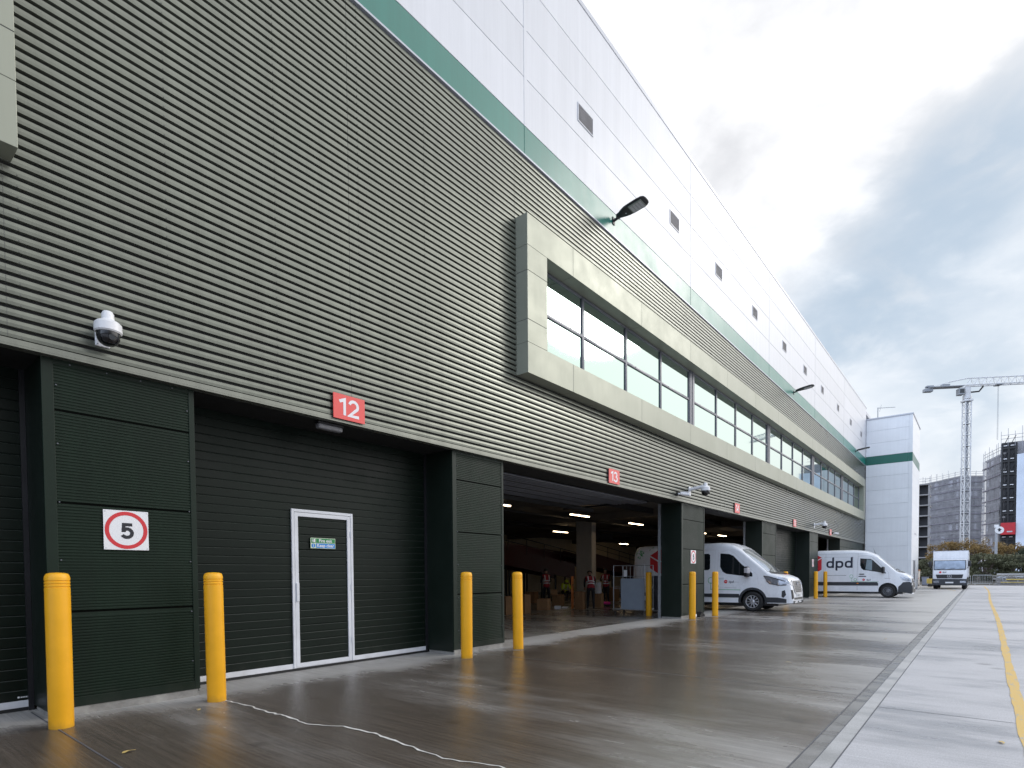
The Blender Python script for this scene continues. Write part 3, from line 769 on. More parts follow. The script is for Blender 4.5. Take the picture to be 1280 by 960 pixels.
for st in ([(.026,.142),(.034,.125),(.026,.102)], [(.034,.125),(.046,.104)], [(.020,.128),(.034,.134),(.046,.122)]):
    vs, fs = ribbon(st, .007); put2d(q, vs, fs, fn2)
vs, fs = disc2d(.030,.150,.006,12); put2d(q, vs, fs, fn2)
q.build('pictogram', M['white'], s)
s = thing('maker_sticker', 'tiny white maker sticker low on the leftmost roller door', 'sticker', (1.455, .735, .135))
q = MB(); vs, fs = disc2d(.012,.022,.011,16); put2d(q, vs, fs, lambda u, v: (u, 0, v))
for k in range(5): put2d(q, [(.03+.016*k,.014),(.041+.016*k,.014),(.041+.016*k,.028),(.03+.016*k,.028)], [(0,1,2,3)], lambda u, v: (u, 0, v))
q.build('print', M['white'], s)

# ------------------------------------------------------------------ cameras on the wall
def dome_cam(x, z, lab, arm=.16, sc=1.):
    c = thing('dome_camera', lab, 'security camera', (x, -.09, z), 0, 'dome cameras above the bays')
    wp = MB().bbox(-.07*sc, -.02, -.13*sc, .07*sc, .008, .13*sc, .012).build('wall_plate', M['cam_white'], c)
    y = -arm-.10*sc
    a = MB(); a.tube([(0,-.02,.045*sc),(0,-.08*sc,.06*sc),(0,y+.05*sc,.10*sc),(0,y,.13*sc)], [.055*sc,.05*sc,.05*sc,.045*sc], 12); a.build('arm', M['cam_white'], c)
    Tm = Matrix.Translation((0, y, 0))
    MB().lathe([(0,.20*sc),(.045*sc,.195*sc),(.058*sc,.17*sc),(.060*sc,.11*sc),(.105*sc,.085*sc),(.128*sc,.06*sc),(.130*sc,-.02*sc),(.118*sc,-.035*sc),(0,-.035*sc)], 32, Tm).build('housing', M['cam_white'], c)
    dm = MB().lathe([(.112*sc,-.0355*sc),(.112*sc,-.06*sc),(.104*sc,-.10*sc),(.085*sc,-.135*sc),(.055*sc,-.158*sc),(.0,-.168*sc)], 32, Tm).build('dome', M['dome'], c)
    MB().cyl((0,y-.06*sc,-.085*sc),(0,y-.116*sc,-.10*sc),.034*sc,.03*sc,16).build('lens', M['glass_dark'], dm)
    sc_ = MB()
    for u in (-.05, .05):
        for v in (-.11, .11): sc_.cyl((u*sc,-.019,v*sc),(u*sc,-.024,v*sc),.007,n=8)
    mix(wp, sc_, M['galv'])
dome_cam(2.13, 4.17, 'white dome camera with black dome above the nearest speed limit sign', .10)
dome_cam(18.62, 4.22, 'white dome camera on long arm beside a small bullet camera, left of sign 14', .42, 1.15)
dome_cam(37.05, 4.20, 'white dome camera on long arm between signs 15 and 16', .42, 1.15)
def bullet_cam(x, z, lab):
    c = thing('bullet_camera', lab, 'security camera', (x, -.09, z), 0, 'bullet cameras above the bays')
    MB().cyl((0,.008,0),(0,-.035,0),.065,n=20).build('wall_plate', M['black'], c)
    MB().tube([(0,-.03,0),(.02,-.09,.0),(.05,-.13,.0)], .022, 8).build('arm', M['cam_white'], c)
    b_ = MB().cyl((.02,-.09,.01),(.20,-.30,-.02),.055,.06,20).build('housing', M['cam_white'], c)
    MB().cyl((.201,-.3012,-.0202),(.205,-.306,-.021),.048,n=20).build('lens', M['glass_dark'], b_)
    MB().obox(Matrix.Translation((.115,-.20,.06)) @ Matrix.Rotation(R(-49), 4, 'Z'), .30, .11, .008, .003).build('sun_shield', M['cam_white'], b_)
bullet_cam(17.62, 4.03, 'small white bullet camera at the top right corner of open bay 13')
bullet_cam(42.35, 4.03, 'small white bullet camera just right of sign 16')

# ------------------------------------------------------------------ flood lights on the teal stripe
for x, lab in ((13.52, 'black wall mounted flood light, nearest one, above the window band'),
               (32.1, 'black wall mounted flood light halfway along the teal stripe'),
               (50.7, 'black wall mounted flood light on the teal stripe close to the white end block'),
               (-5.1, 'black wall mounted flood light out of the frame to the left')):
    if x < 0: continue
    l = thing('flood_light', lab, 'flood light', (x, -.106, 10.72), 0, 'flood lights on the teal stripe')
    bk = MB(); bk.bbox(-.06, -.012, -.14, .06, -.0, .05, .004).tube([(0,-.012,-.04),(0,-.10,-.02),(0,-.17,.03)], .035, 10).cyl((-.07,-.13,-.02),(.07,-.13,-.02),.014,n=8)
    bk.build('bracket', M['lamp_black'], l)
    # head: tapered slab rising outwards
    prof = [(-.10,.055,.050),(-.18,.075,.055),(-.27,.135,.05),(-.38,.185,.045),(-.55,.205,.040),(-.74,.21,.035),(-.86,.20,.030),(-.92,.155,.020),(-.94,.08,.012)]
    vs = []; n_ = 12
    for (y, w, h) in prof:
        zc = .03+(-y-.1)*.13
        for k in range(n_):
            a_ = 2*PI*k/n_; cx, sy = math.cos(a_), math.sin(a_)
            vs.append((w*math.copysign(abs(cx)**.5, cx), y, zc+h*math.copysign(abs(sy)**.6, sy)))
    m_ = len(prof)
    hd = MB().add(vs, [(i*n_+k, i*n_+(k+1) % n_, (i+1)*n_+(k+1) % n_, (i+1)*n_+k) for i in range(m_-1) for k in range(n_)], True)
    hd.add(vs, [tuple(range(n_)), tuple(range((m_-1)*n_, m_*n_))])
    h_ = hd.build('housing', M['lamp_black'], l)
    Mx = Matrix.Translation((0,-.67,.03+.57*.13-.043)) @ Matrix.Rotation(math.atan(-.13), 4, 'X')
    MB().obox(Mx, .33, .36, .014, .003).build('lens_panel', M['led'], h_)
    gd = MB()
    for u in (-.1, -.033, .033, .1):
        for v in (-.12, -.04, .04, .12): gd.obox(Mx @ Matrix.Translation((u, v, -.009)), .055, .066, .006, .002)
    gd.build('led_module', M['vent_grey'], h_)
    MB().cyl((0,-.36,.03+.26*.13-.048),(0,-.36,.03+.26*.13-.058),.018,n=12).build('sensor_cap', M['vent_grey'], h_)

s = thing('bulkhead_light', 'small grey bulkhead light under the soffit below sign 12', 'light', (5.10, .10, 3.80))
MB().bbox(-.22, -.055, -.01, .22, .055, .02, .006).build('base', M['black'], s)
MB().bbox(-.21, -.05, -.085, .21, .05, -.0105, .02).build('diffuser', mat('grey_diffuser', (.20,.20,.21), .4), s)

# ------------------------------------------------------------------ bollards
def bollard(x, y, lab, first=[None]):
    if first[0]:
        q = dup(first[0], (x, y, 0), lab, random.uniform(0, 6)); q.rotation_euler.x = R(random.uniform(-.5,.5)); q.rotation_euler.y = R(random.uniform(-.5,.5)); return q
    b_ = thing('bollard', lab, 'bollard', (x, y, 0), 0, 'yellow bollards along the bays'); first[0] = b_
    r = .105
    MB().lathe([(r*.98,0),(r,.01),(r,1.395)], 40).build('post', M['yellow'], b_)
    pr = [(r,1.395)]
    for z in (1.40, 1.43, 1.46): pr += [(r,z),(r-.006,z+.004),(r-.006,z+.010),(r,z+.014)]
    pr += [(r,1.50),(r-.004,1.515),(r*.86,1.538),(r*.6,1.548),(0,1.553)]
    MB().lathe(pr, 40).build('domed_cap', M['yellow'], b_)
    return b_
for x, y, lab in ((1.575,-.50,'yellow bollard nearest the camera, in front of the left pillar edge'),
                  (3.09,-.50,'yellow bollard right of the nearest speed limit sign, at the left edge of door 12'),
                  (7.49,-.46,'yellow bollard in front of the pillar between door 12 and open bay 13'),
                  (9.03,-.42,'yellow bollard at the left edge of open bay 13'),
                  (18.74,1.43,'yellow bollard standing inside bay 13 beside the roll cage'),
                  (18.18,-.37,'yellow bollard left of the nearer van, under the second speed limit sign'),
                  (20.02,-.45,'yellow bollard standing in front of the side door of the nearer van'),
                  (29.35,-.45,'yellow bollard whose top just shows over the bonnet of the nearer van'),
                  (36.05,-.40,'yellow bollard at the pillar left of the far van'),
                  (38.62,-.40,'yellow bollard in front of the side of the far van')):
    bollard(x, y, lab)
# a small steel peg standing on the bay 13 bollard (padlock post of the cage behind)

# ------------------------------------------------------------------ strip lights on the ceiling of the bays
first = None
spots = [(16.6,6.6,'left edge of open bay 13, nearest of all'),(22.4,6.6,'above the white column in open bay 13'),(28.3,6.8,'top right of open bay 13'),(46.5,17.3,'far back of bay 13 against the pale wall'),
         (41.6,6.8,'above the roof of the nearer van, brightest one'),(37.6,6.8,'left edge of bay 14, half hidden by the pillar'),(48.2,11.4,'low in bay 14, just over the roof of the nearer van'),
         (30.2,13.0,'faint one further back at the top right of bay 13')]
for x, y, w in spots:
    lab = 'warm glowing strip light, '+w
    if first is None:
        first = thing('strip_light', lab, 'strip light', (x, y, 4.16), 0, 'strip lights under the bay ceilings')
        MB().bbox(-.78, -.06, .02, .78, .06, .07, .006).build('housing', M['white_alu'], first)
        MB().box(-.76, -.045, -.012, .76, .045, .018).build('tube', M['strip'], first)
        for xa in (-.6,.6): MB().cyl((xa,0,.07),(xa,0,.39),.008,n=6).build('suspension_rod', M['black_steel'], first)
    else: dup(first, (x, y, 4.16), lab)
# ------------------------------------------------------------------ vehicles
from mathutils.bvhtree import BVHTree
def lerp_tab(tab, x, k):
    if x <= tab[0][0]: return tab[0][k]
    for a, b_ in zip(tab[:-1], tab[1:]):
        if x <= b_[0]:
            t_ = (x-a[0])/(b_[0]-a[0]); return a[k]+(b_[k]-a[k])*t_
    return tab[-1][k]
class Body:
    """lofted vehicle body; x forward, y left, z up"""
    def __init__(s, tab, zb, tum, rad, xs):
        s.tab = tab
        rings = []
        for x in xs:
            zt = lerp_tab(tab, x, 1); W = lerp_tab(tab, x, 2); bot = zb(x)
            r = min(rad(x), (zt-bot)*.45)
            ws = lambda z: W*(1-tum*max(0, z-1.12)-.03*max(0, .62-z)/.3)
            half = []
            for k in range(11):
                z = bot+(zt-r-bot)*k/10; half.append((ws(z), z))
            wt = ws(zt-r)
            for k in range(1, 7):
                a = PI/2*k/6; half.append((wt-r*(1-math.cos(a)), zt-r+r*math.sin(a)*.97))
            yt = wt-r
            for k in range(1, 6): half.append((yt*(1-k/5), zt-.03*r+ (.035 if zt > 1.6 else .05)*(1-(1-k/5)**2)))
            ring = [(x, y, z) for y, z in half]+[(x, -y, z) for y, z in half[-2::-1]]
            rings.append(ring)
        n = len(rings[0]); vs = [p for r_ in rings for p in r_]
        fs = [(i*n+k, i*n+(k+1) % n, (i+1)*n+(k+1) % n, (i+1)*n+k) for i in range(len(rings)-1) for k in range(n)]
        fs += [tuple(range(n)), tuple(range((len(rings)-1)*n, len(rings)*n))[::-1]]
        s.mb = MB().add(vs, fs, True)
        s.bvh = BVHTree.FromPolygons([Vector(v) for v in vs], fs)
    def hit(s, view, u, v):
        o, d = {'right': ((u,-5,v),(0,1,0)), 'left': ((u,5,v),(0,-1,0)), 'front': ((5,u,v),(-1,0,0)), 'top': ((u,v,6),(0,0,-1)), 'rear': ((-9,u,v),(1,0,0))}[view]
        loc, nrm, i, dist = s.bvh.ray_cast(Vector(o), Vector(d))
        if loc is None:
            loc, nrm, i, dist = s.bvh.find_nearest({'right': Vector((u,-1,v)), 'left': Vector((u,1,v)), 'front': Vector((1.4,u,v)), 'top': Vector((u,v,2)), 'rear': Vector((-5,u,v))}[view])
        if nrm.dot(Vector(d)) > 0: nrm = -nrm
        return loc, nrm
    def fn(s, view, off=.004):
        def f(u, v):
            loc, nrm = s.hit(view, u, v); return tuple(loc+nrm*off)
        return f
    def patch(s, mb, poly, view, off=.006, grid=.07, thick=.02):
        bm = bmesh.new()
        bm.faces.new([bm.verts.new((p[0], p[1], 0)) for p in poly])
        us = [p[0] for p in poly]; vs = [p[1] for p in poly]
        for lo, hi, ax in ((min(us), max(us), 0), (min(vs), max(vs), 1)):
            k = math.floor(lo/grid)+1
            while k*grid < hi-1e-4:
                co = Vector((0,0,0)); no = Vector((0,0,0)); co[ax] = k*grid; no[ax] = 1
                bmesh.ops.bisect_plane(bm, geom=bm.verts[:]+bm.edges[:]+bm.faces[:], plane_co=co, plane_no=no, dist=1e-5); k += 1
        f = s.fn(view, off)
        for v in bm.verts: v.co = Vector(f(v.co.x, v.co.y))
        ret = bmesh.ops.extrude_face_region(bm, geom=bm.faces[:])
        g = s.fn(view, off-thick)
        d = {'right': Vector((0,1,0)), 'left': Vector((0,-1,0)), 'front': Vector((-1,0,0)), 'top': Vector((0,0,-1)), 'rear': Vector((1,0,0))}[view]
        for e in ret['geom']:
            if isinstance(e, bmesh.types.BMVert): e.co += d*thick
        return mb.bm(bm, None, True)
    def line(s, mb, pts, w, view, off=.0015):
        fine = []
        for a, b_ in zip(pts[:-1], pts[1:]):
            n = max(1, int(math.dist(a, b_)/.06))
            fine += [(a[0]+(b_[0]-a[0])*i/n, a[1]+(b_[1]-a[1])*i/n) for i in range(n)]
        fine.append(pts[-1]); vs, fs = ribbon(fine, w); put2d(mb, vs, fs, s.fn(view, off))
def cut_wells(obj, axles, r, halfw):
    """wheel arches cut out of the body"""
    mb = MB()
    for x, z in axles:
        mb.cyl((x, halfw+.2, z), (x, halfw-.42, z), r, n=36); mb.cyl((x, -halfw-.2, z), (x, -halfw+.42, z), r, n=36)
    c = mb.build('wheel_well', M['black'], obj.parent)
    md = obj.modifiers.new('b', 'BOOLEAN'); md.operation = 'DIFFERENCE'; md.object = c; md.solver = 'EXACT'
    try: md.material_mode = 'TRANSFER'
    except Exception: pass
    dg = bpy.context.evaluated_depsgraph_get(); dg.update()
    me = bpy.data.meshes.new_from_object(obj.evaluated_get(dg))
    obj.modifiers.clear(); obj.data = me
    try: me.set_sharp_from_angle(angle=R(35))
    except Exception: pass
    bpy.data.objects.remove(c)
def wheel(par, x, y, r, wd, kind, side):
    """side -1 = outer face towards -y"""
    Mx = Matrix.Translation((x, y, r)) @ Matrix.Rotation(R(90)*(1 if side < 0 else -1), 4, 'X')   # local +z -> outwards
    rr = r*.62
    t_ = MB().lathe([(rr,-wd/2),(rr+.02,-wd/2-.01),(r-.05,-wd/2-.012),(r-.012,-wd/2+.02),(r,-wd/2+.05),(r,wd/2-.05),(r-.012,wd/2-.02),(r-.05,wd/2+.012),(rr+.02,wd/2+.01),(rr,wd/2)], 48, Mx, True, False)
    w = t_.build('wheel', M['tyre'], par)
    m_ = M['alloy'] if kind == 'alloy' else M['steel_rim']
    q = MB().lathe([(rr+.004,wd/2-.01),(rr+.006,wd/2+.008),(rr-.012,wd/2+.006),(rr-.02,wd/2-.03),(rr-.02,-wd/2)], 48, Mx, True, False)
    if kind == 'alloy':
        for k in range(10):
            a = 2*PI*k/10
            for da in (-.09, .09):
                q.obox(Mx @ Matrix.Rotation(a+da, 4, 'Z') @ Matrix.Translation((rr*.55, 0, wd/2-.03)) @ Matrix.Rotation(-da*.9, 4, 'Z'), rr*.86, .018, .03, .004)
        q.lathe([(.075,wd/2-.05),(.075,wd/2-.012),(.05,wd/2-.004),(0,wd/2-.004)], 24, Mx)
    else:
        q.lathe([(rr-.02,wd/2-.05),(rr*.72,wd/2-.02),(rr*.60,wd/2-.045),(rr*.42,wd/2-.02),(.09,wd/2-.01),(.08,wd/2+.02),(.0,wd/2+.024)], 32, Mx, True, False)
    q.build('rim', m_, w)
    d = MB().lathe([(rr*.98,wd/2-.075),(0,wd/2-.075)], 32, Mx)
    if kind != 'alloy':
        for k in range(12):
            a = 2*PI*k/12; d.lathe([(rr*.075,wd/2-.02),(0,wd/2-.019)], 10, Mx @ Matrix.Translation((rr*.80*math.cos(a), rr*.80*math.sin(a), .006)))
    d.build('brake_disc', M['black'], w)
    return w
def star(mb, M4, r):
    mb.lathe([(r,-.008),(r,.008),(r*.88,.008),(r*.88,-.008),(r,-.008)], 28, M4, True, False)
    for k in range(3):
        a = PI/2+2*PI*k/3
        mb.prism([(r*.1*math.cos(a+PI/2),r*.1*math.sin(a+PI/2)),(r*.92*math.cos(a),r*.92*math.sin(a)),(r*.1*math.cos(a-PI/2),r*.1*math.sin(a-PI/2)),(r*.12*math.cos(a+PI),r*.12*math.sin(a+PI))], M4 @ Matrix.Translation((0,0,-.005)), .01)
def small_logo(B, van, x, z, k=1.):
    q = MB(); vs, fs = disc2d(x, z, .055*k, 6 if False else 28); put2d(q, vs, fs, B.fn('right', .0025)); q.build('red_emblem', M['red'], van)
    q = MB(); vs, fs = ribbon([(x-.035*k,z+.018*k),(x,z-.002*k),(x+.035*k,z+.018*k)], .009*k); put2d(q, vs, fs, B.fn('right', .0035)); q.build('emblem_line', M['white'], van)
def cube_emblem(B, van, cx, cz, hw, vh):
    """red hexagon parcel with white edges, on both body sides"""
    for view, sg in (('right', 1), ('left', -1)):
        hexa = [(cx-hw, cz-vh), (cx, cz-vh-hw*.6), (cx+hw, cz-vh), (cx+hw, cz+vh), (cx, cz+vh+hw*.6), (cx-hw, cz+vh)]
        q = MB(); B.patch(q, hexa, view, .003, .12, .002); q.build('parcel_emblem', M['red'], van)
        q = MB()
        for pl in ([(cx-hw, cz+vh-.03), (cx-.02, cz+vh-hw*.62)], [(cx+hw, cz+vh-.03), (cx+.02, cz+vh-hw*.62)], [(cx, cz+vh-hw*.60), (cx, cz+.02)]):
            n_ = 6; pts = [(pl[0][0]+(pl[1][0]-pl[0][0])*i/n_, pl[0][1]+(pl[1][1]-pl[0][1])*i/n_) for i in range(n_+1)]
            vs, fs = ribbon(pts, .055); put2d(q, vs, fs, B.fn(view, .0055))
        q.build('emblem_line', M['white'], van)
def tree_logo(B, van, x, z, k=1., x1=0):
    q = MB(); f = B.fn('right', .003)
    for st, cl in ((arc(x, z+.30*k, .085*k, .10*k, 0, 360, 20), True), ([(x, z+.24*k), (x, z)], False), (arc(x+.20*k, z+.11*k, .065*k, .08*k, 0, 360, 18), True), ([(x+.20*k, z+.07*k), (x+.20*k, z)], False), ([(x-.02, z), (x1, z-.01)], False)):
        if not cl:
            a, b_ = st[0], st[-1]; n_ = max(2, int(math.dist(a, b_)/.06)); st = [(a[0]+(b_[0]-a[0])*i/n_, a[1]+(b_[1]-a[1])*i/n_) for i in range(n_+1)]
        vs, fs = ribbon(st, .016*k); put2d(q, vs, fs, f)
    q.build('green_tree_line', M['line_green'], van)
def linspace(a, b_, n): return [a+(b_-a)*i/(n-1) for i in range(n)]

# ---- nearer van: nose out of bay 14
def near_van():
    v = thing('delivery_van', 'nearer white delivery van with alloy wheels and large dark grille, nose out of bay 14', 'van', (24.08, -.80, 0), R(-90), 'white delivery vans backed into the bays')
    tab = [(-5.06,2.45,.94),(-5.0,2.60,.99),(-4.9,2.67,1.01),(-4.6,2.695,1.03),(-2.4,2.71,1.03),(-1.4,2.715,1.03),(-1.05,2.685,1.03),(-.8,2.62,1.03),(-.62,2.52,1.025),(-.50,2.43,1.02),
           (.52,1.545,1.0),(.66,1.475,.995),(.9,1.41,.985),(1.08,1.345,.965),(1.20,1.28,.94),(1.27,1.20,.915),(1.32,1.09,.885),(1.355,.94,.85),(1.38,.80,.82),(1.40,.66,.77),(1.405,.56,.70)]
    rad = lambda x: .20 if x < -.9 else (.20-.09*min(1, (x+.9)/.5) if x < -.4 else (.11 if x < .5 else .13))
    zb = lambda x: .33 if x < .9 else .33+.03*(x-.9)
    xs = linspace(-5.06,-4.6,6)+linspace(-4.3,-1.2,14)+linspace(-1.05,-.5,7)+linspace(-.4,.52,12)+linspace(.6,1.2,9)+linspace(1.23,1.405,10)
    B = Body(tab, zb, .055, rad, xs)
    body = B.mb.build('body', M['van'], v)
    ax = [(0,.40),(-3.76,.40)]
    cut_wells(body, ax, .455, 1.03)
    for x, z in ax:
        for s_ in (-1, 1):
            wheel(v, x, s_*.90, .385, .235, 'alloy', s_)
            q = MB(); pts = [(x+.49*math.cos(a), z+.49*math.sin(a)) for a in [R(-8+196*i/20) for i in range(21)]]
            vs, fs = ribbon(pts, .085)
            f = B.fn('right' if s_ < 0 else 'left', .012); put2d(q, vs, fs, f); q.build('wheel_arch_trim', M['trim'], v)
    q = MB(); B.patch(q, [(-.91,1.52),(.91,1.52),(.90,1.62),(.80,2.30),(.70,2.42),(.3,2.46),(-.3,2.46),(-.70,2.42),(-.80,2.30),(-.90,1.62)], 'front', .007, .12, .01); q.build('windscreen', M['screen'], v)
    q = MB(); B.line(q, [(-.86,1.50),(-.4,1.47),(0,1.465),(.4,1.47),(.86,1.50)], .07, 'front', .02); q.build('cowl', M['black'], v)
    q = MB(); f = B.fn('front', .03)
    for y0 in (-.75, .05): q.tube([f(y0, 1.53), f(y0+.35, 1.60), f(y0+.72, 1.66)], .012, 6)
    q.build('wiper', M['black'], v)
    win = [(-1.24,2.27),(-.90,2.235),(-.74,2.16),(-.46,1.86),(-.02,1.47),(-.02,1.36),(-.5,1.41),(-1.0,1.475),(-1.14,1.56),(-1.24,1.75)]
    for view in ('right', 'left'):
        q = MB(); B.patch(q, win, view, .005, .15, .006); sw = q.build('side_window', M['glass_dark'], v)
        q = MB(); B.line(q, win+[win[0]], .022, view, .006); q.build('window_seal', M['black'], sw)
        q = MB(); B.line(q, [(-.50,1.42),(-.50,1.88)], .03, view, .0075); q.build('quarter_post', M['black'], sw)
        q = MB()
        for pl in ([(-1.36,.42),(-1.36,1.5),(-1.32,2.3),(-.95,2.42),(-.72,2.3),(-.2,1.78),(.16,1.42),(.22,1.05)], [(-1.46,.42),(-1.46,2.42)], [(-2.75,.42),(-2.75,2.42),(-1.46,2.42)], [(-5.0,1.30),(-1.46,1.30)], [(-5.0,2.46),(-1.4,2.46)], [(.16,1.30),(.6,1.27),(1.0,1.22)]):
            B.line(q, pl, .006, view)
        q.build('panel_gap', M['vent_grey'], v)
        q = MB(); B.patch(q, [(-4.95,.53),(-.5,.53),(-.5,.675),(-4.95,.675)], view, .012, .4, .02)
        B.patch(q, [(.49,.36),(1.2,.36),(1.2,.50),(.9,.56),(.49,.56)], view, .012, .1, .02); q.build('rubbing_strip', M['trim'], v)
        q = MB(); B.patch(q, [(-1.30,1.29),(-1.08,1.29),(-1.08,1.335),(-1.30,1.335)], view, .035, .1, .03); q.build('door_handle', M['van'], v)
    # small dark window of the sliding door, further back
    q = MB(); B.patch(q, [(-2.35,1.62),(-1.72,1.62),(-1.66,1.68),(-1.66,2.22),(-1.72,2.28),(-2.35,2.28)], 'right', .005, .2, .006); q.build('rear_side_window', M['glass_dark'], v)
    # front
    for sg in (-1, 1):
        q = MB(); B.patch(q, [(sg*.99,1.33),(sg*.86,1.30),(sg*.60,1.12),(sg*.60,1.0),(sg*.80,1.02),(sg*.95,1.10)], 'front', .012, .05, .02)
        B.patch(q, [(.40,1.36),(.62,1.33),(1.16,1.16),(1.22,1.04),(.95,1.03),(.62,1.09),(.50,1.20)], 'right' if sg < 0 else 'left', .010, .05, .02)
        h_ = q.build('headlight', M['lamp_glass'], v)
        q = MB(); B.line(q, [(.40,1.37),(.62,1.34),(1.16,1.17)], .03, 'right' if sg < 0 else 'left', .014); B.line(q, [(.50,1.19),(.62,1.08),(.95,1.02),(1.2,1.03)], .025, 'right' if sg < 0 else 'left', .014)
        q.build('headlight_bezel', M['black'], h_)
        q = MB(); B.patch(q, [(sg*.86,.84),(sg*.74,.84),(sg*.70,.52),(sg*.82,.50)], 'front', .012, .06, .02)
        B.patch(q, [(1.05,.80),(1.15,.84),(1.19,.66),(1.10,.55),(1.04,.60)], 'right' if sg < 0 else 'left', .012, .06, .02); q.build('fog_lamp_recess', M['black'], v)
        # mirror
        q = MB(); y0 = sg*1.0
        q.tube([(-.10,y0*.96,1.43),(-.14,sg*1.10,1.44)], .035, 8)
        mm = Matrix.Translation((-.16, sg*1.19, 1.54)) @ Matrix.Rotation(sg*R(12), 4, 'Z'); q.obox(mm, .15, .21, .40, .035); mr = q.build('mirror', M['black'], v)
        MB().obox(mm @ Matrix.Translation((.012,0,.05)), .16, .216, .24, .035).build('mirror_cover', M['vent_grey'], mr)
    q = MB(); B.patch(q, [(-.56,1.20),(-.60,1.10),(-.52,.78),(-.44,.72),(.44,.72),(.52,.78),(.60,1.10),(.56,1.20)], 'front', .016, .06, .03); g = q.build('grille', M['black'], v)
    q = MB(); pl = [(-.56,1.20),(-.60,1.10),(-.52,.78),(-.44,.72),(.44,.72),(.52,.78),(.60,1.10),(.56,1.20),(-.56,1.20)]; B.line(q, pl, .045, 'front', .022); q.build('grille_surround', M['alloy'], g)
    q = MB()
    for k in range(6): B.line(q, [(-.5,.80+.065*k),(.5,.80+.065*k)], .012, 'front', .021)
    for k in range(11): B.line(q, [(-.45+.09*k,.75),(-.45+.09*k,1.16)], .010, 'front', .021)
    q.build('grille_mesh', M['vent_dark'], g)
    loc, nr = B.hit('front', 0, 1.07)
    Mx = Matrix.Translation(loc+Vector((.035,0,0))) @ Matrix.Rotation(R(90), 4, 'Y') @ Matrix.Rotation(R(90), 4, 'Z')
    q = MB(); q.lathe([(.085,-.008),(.085,.008),(.072,.008),(.072,-.008),(.085,-.008)], 24, Mx, True, False); q.prism([(-.055,-.035),(-.03,.045),(0,-.02),(.03,.045),(.055,-.035),(.03,-.035),(0,-.055),(-.03,-.035)], Mx, .008); q.build('badge', M['alloy'], g)
    q = MB(); B.patch(q, [(-.60,.47),(.60,.47),(.62,.55),(-.62,.55)], 'front', .014, .06, .02); q.build('lower_grille', M['black'], v)
    q = MB(); B.line(q, [(-.76,.40),(-.5,.38),(0,.37),(.5,.38),(.76,.40)], .08, 'front', .03); q.build('bumper_lip', M['trim'], v)
    loc, nr = B.hit('front', 0, .63)
    q = MB(); q.bbox(loc.x+.012, -.26, .575, loc.x+.022, .26, .685, .003); np_ = q.build('number_plate', M['plate'], v)
    q = MB()
    for k in range(7):
        if k != 4: q.box(loc.x+.0225, -.20+.058*k, .60, loc.x+.0235, -.165+.058*k, .66)
    mix(np_, q, M['black_ink'])
    # bonnet badge: small red emblem
    q = MB(); 
    for y0, y1 in ((-.30,-.02),(.05,.30)): B.patch(q, [(.80,y0),(1.0,y0),(1.0,y1),(.80,y1)], 'top', .003, .1, .002)
    q.build('bonnet_decal', M['red'], v)
    q = MB(); f = B.fn('top', 0); p = Vector(f(-.72, .0)); q.tube([p, p+Vector((-.10,0,.07)), p+Vector((-.16,0,.10))], [.02,.016,.006], 8); q.build('roof_aerial', M['black'], v)
    # livery
    small_logo(B, v, -1.02, 1.155, 1.25)
    q = MB(); txt(q, 'dpd', -.90, 1.11, .13, B.fn('right', .0025), .002); q.build('small_lettering', M['navy'], v)
    q = MB(); B.line(q, [(-.70,1.135),(-.50,1.135)], .018, 'right', .0025); B.line(q, [(-1.06,.93),(-.60,.905)], .016, 'right', .0025); q.build('web_address', M['vent_grey'], v)
    tree_logo(B, v, -1.62, .84, 1.2, -.45)
    cube_emblem(B, v, -3.83, 2.0, .45, .27)
    rnd = random.Random(5); q = MB(); f = B.fn('right', .003)
    for k in range(34):
        u = rnd.choice([rnd.uniform(-4.95,-4.6), rnd.uniform(-4.9,-3.3)]); w_ = rnd.uniform(2.2,2.62) if u < -4.55 else rnd.uniform(2.48,2.64)
        a = rnd.uniform(0, 6.3); l_ = rnd.uniform(.05,.11)
        put2d(q, [(u,w_),(u+l_*math.cos(a)-.02*math.sin(a),w_+l_*math.sin(a)+.02*math.cos(a)),(u+2*l_*math.cos(a),w_+2*l_*math.sin(a)),(u+l_*math.cos(a)+.02*math.sin(a),w_+l_*math.sin(a)-.02*math.cos(a))], [(0,1,2,3)], f)
    mix(body, q, M['line_green'])
    # grey interior seats hinted behind the glass, underbody
    q = MB(); q.bbox(-4.9, -.85, .22, .9, .85, .36, .03); q.build('underbody', M['black'], v)
    return v
near_van()

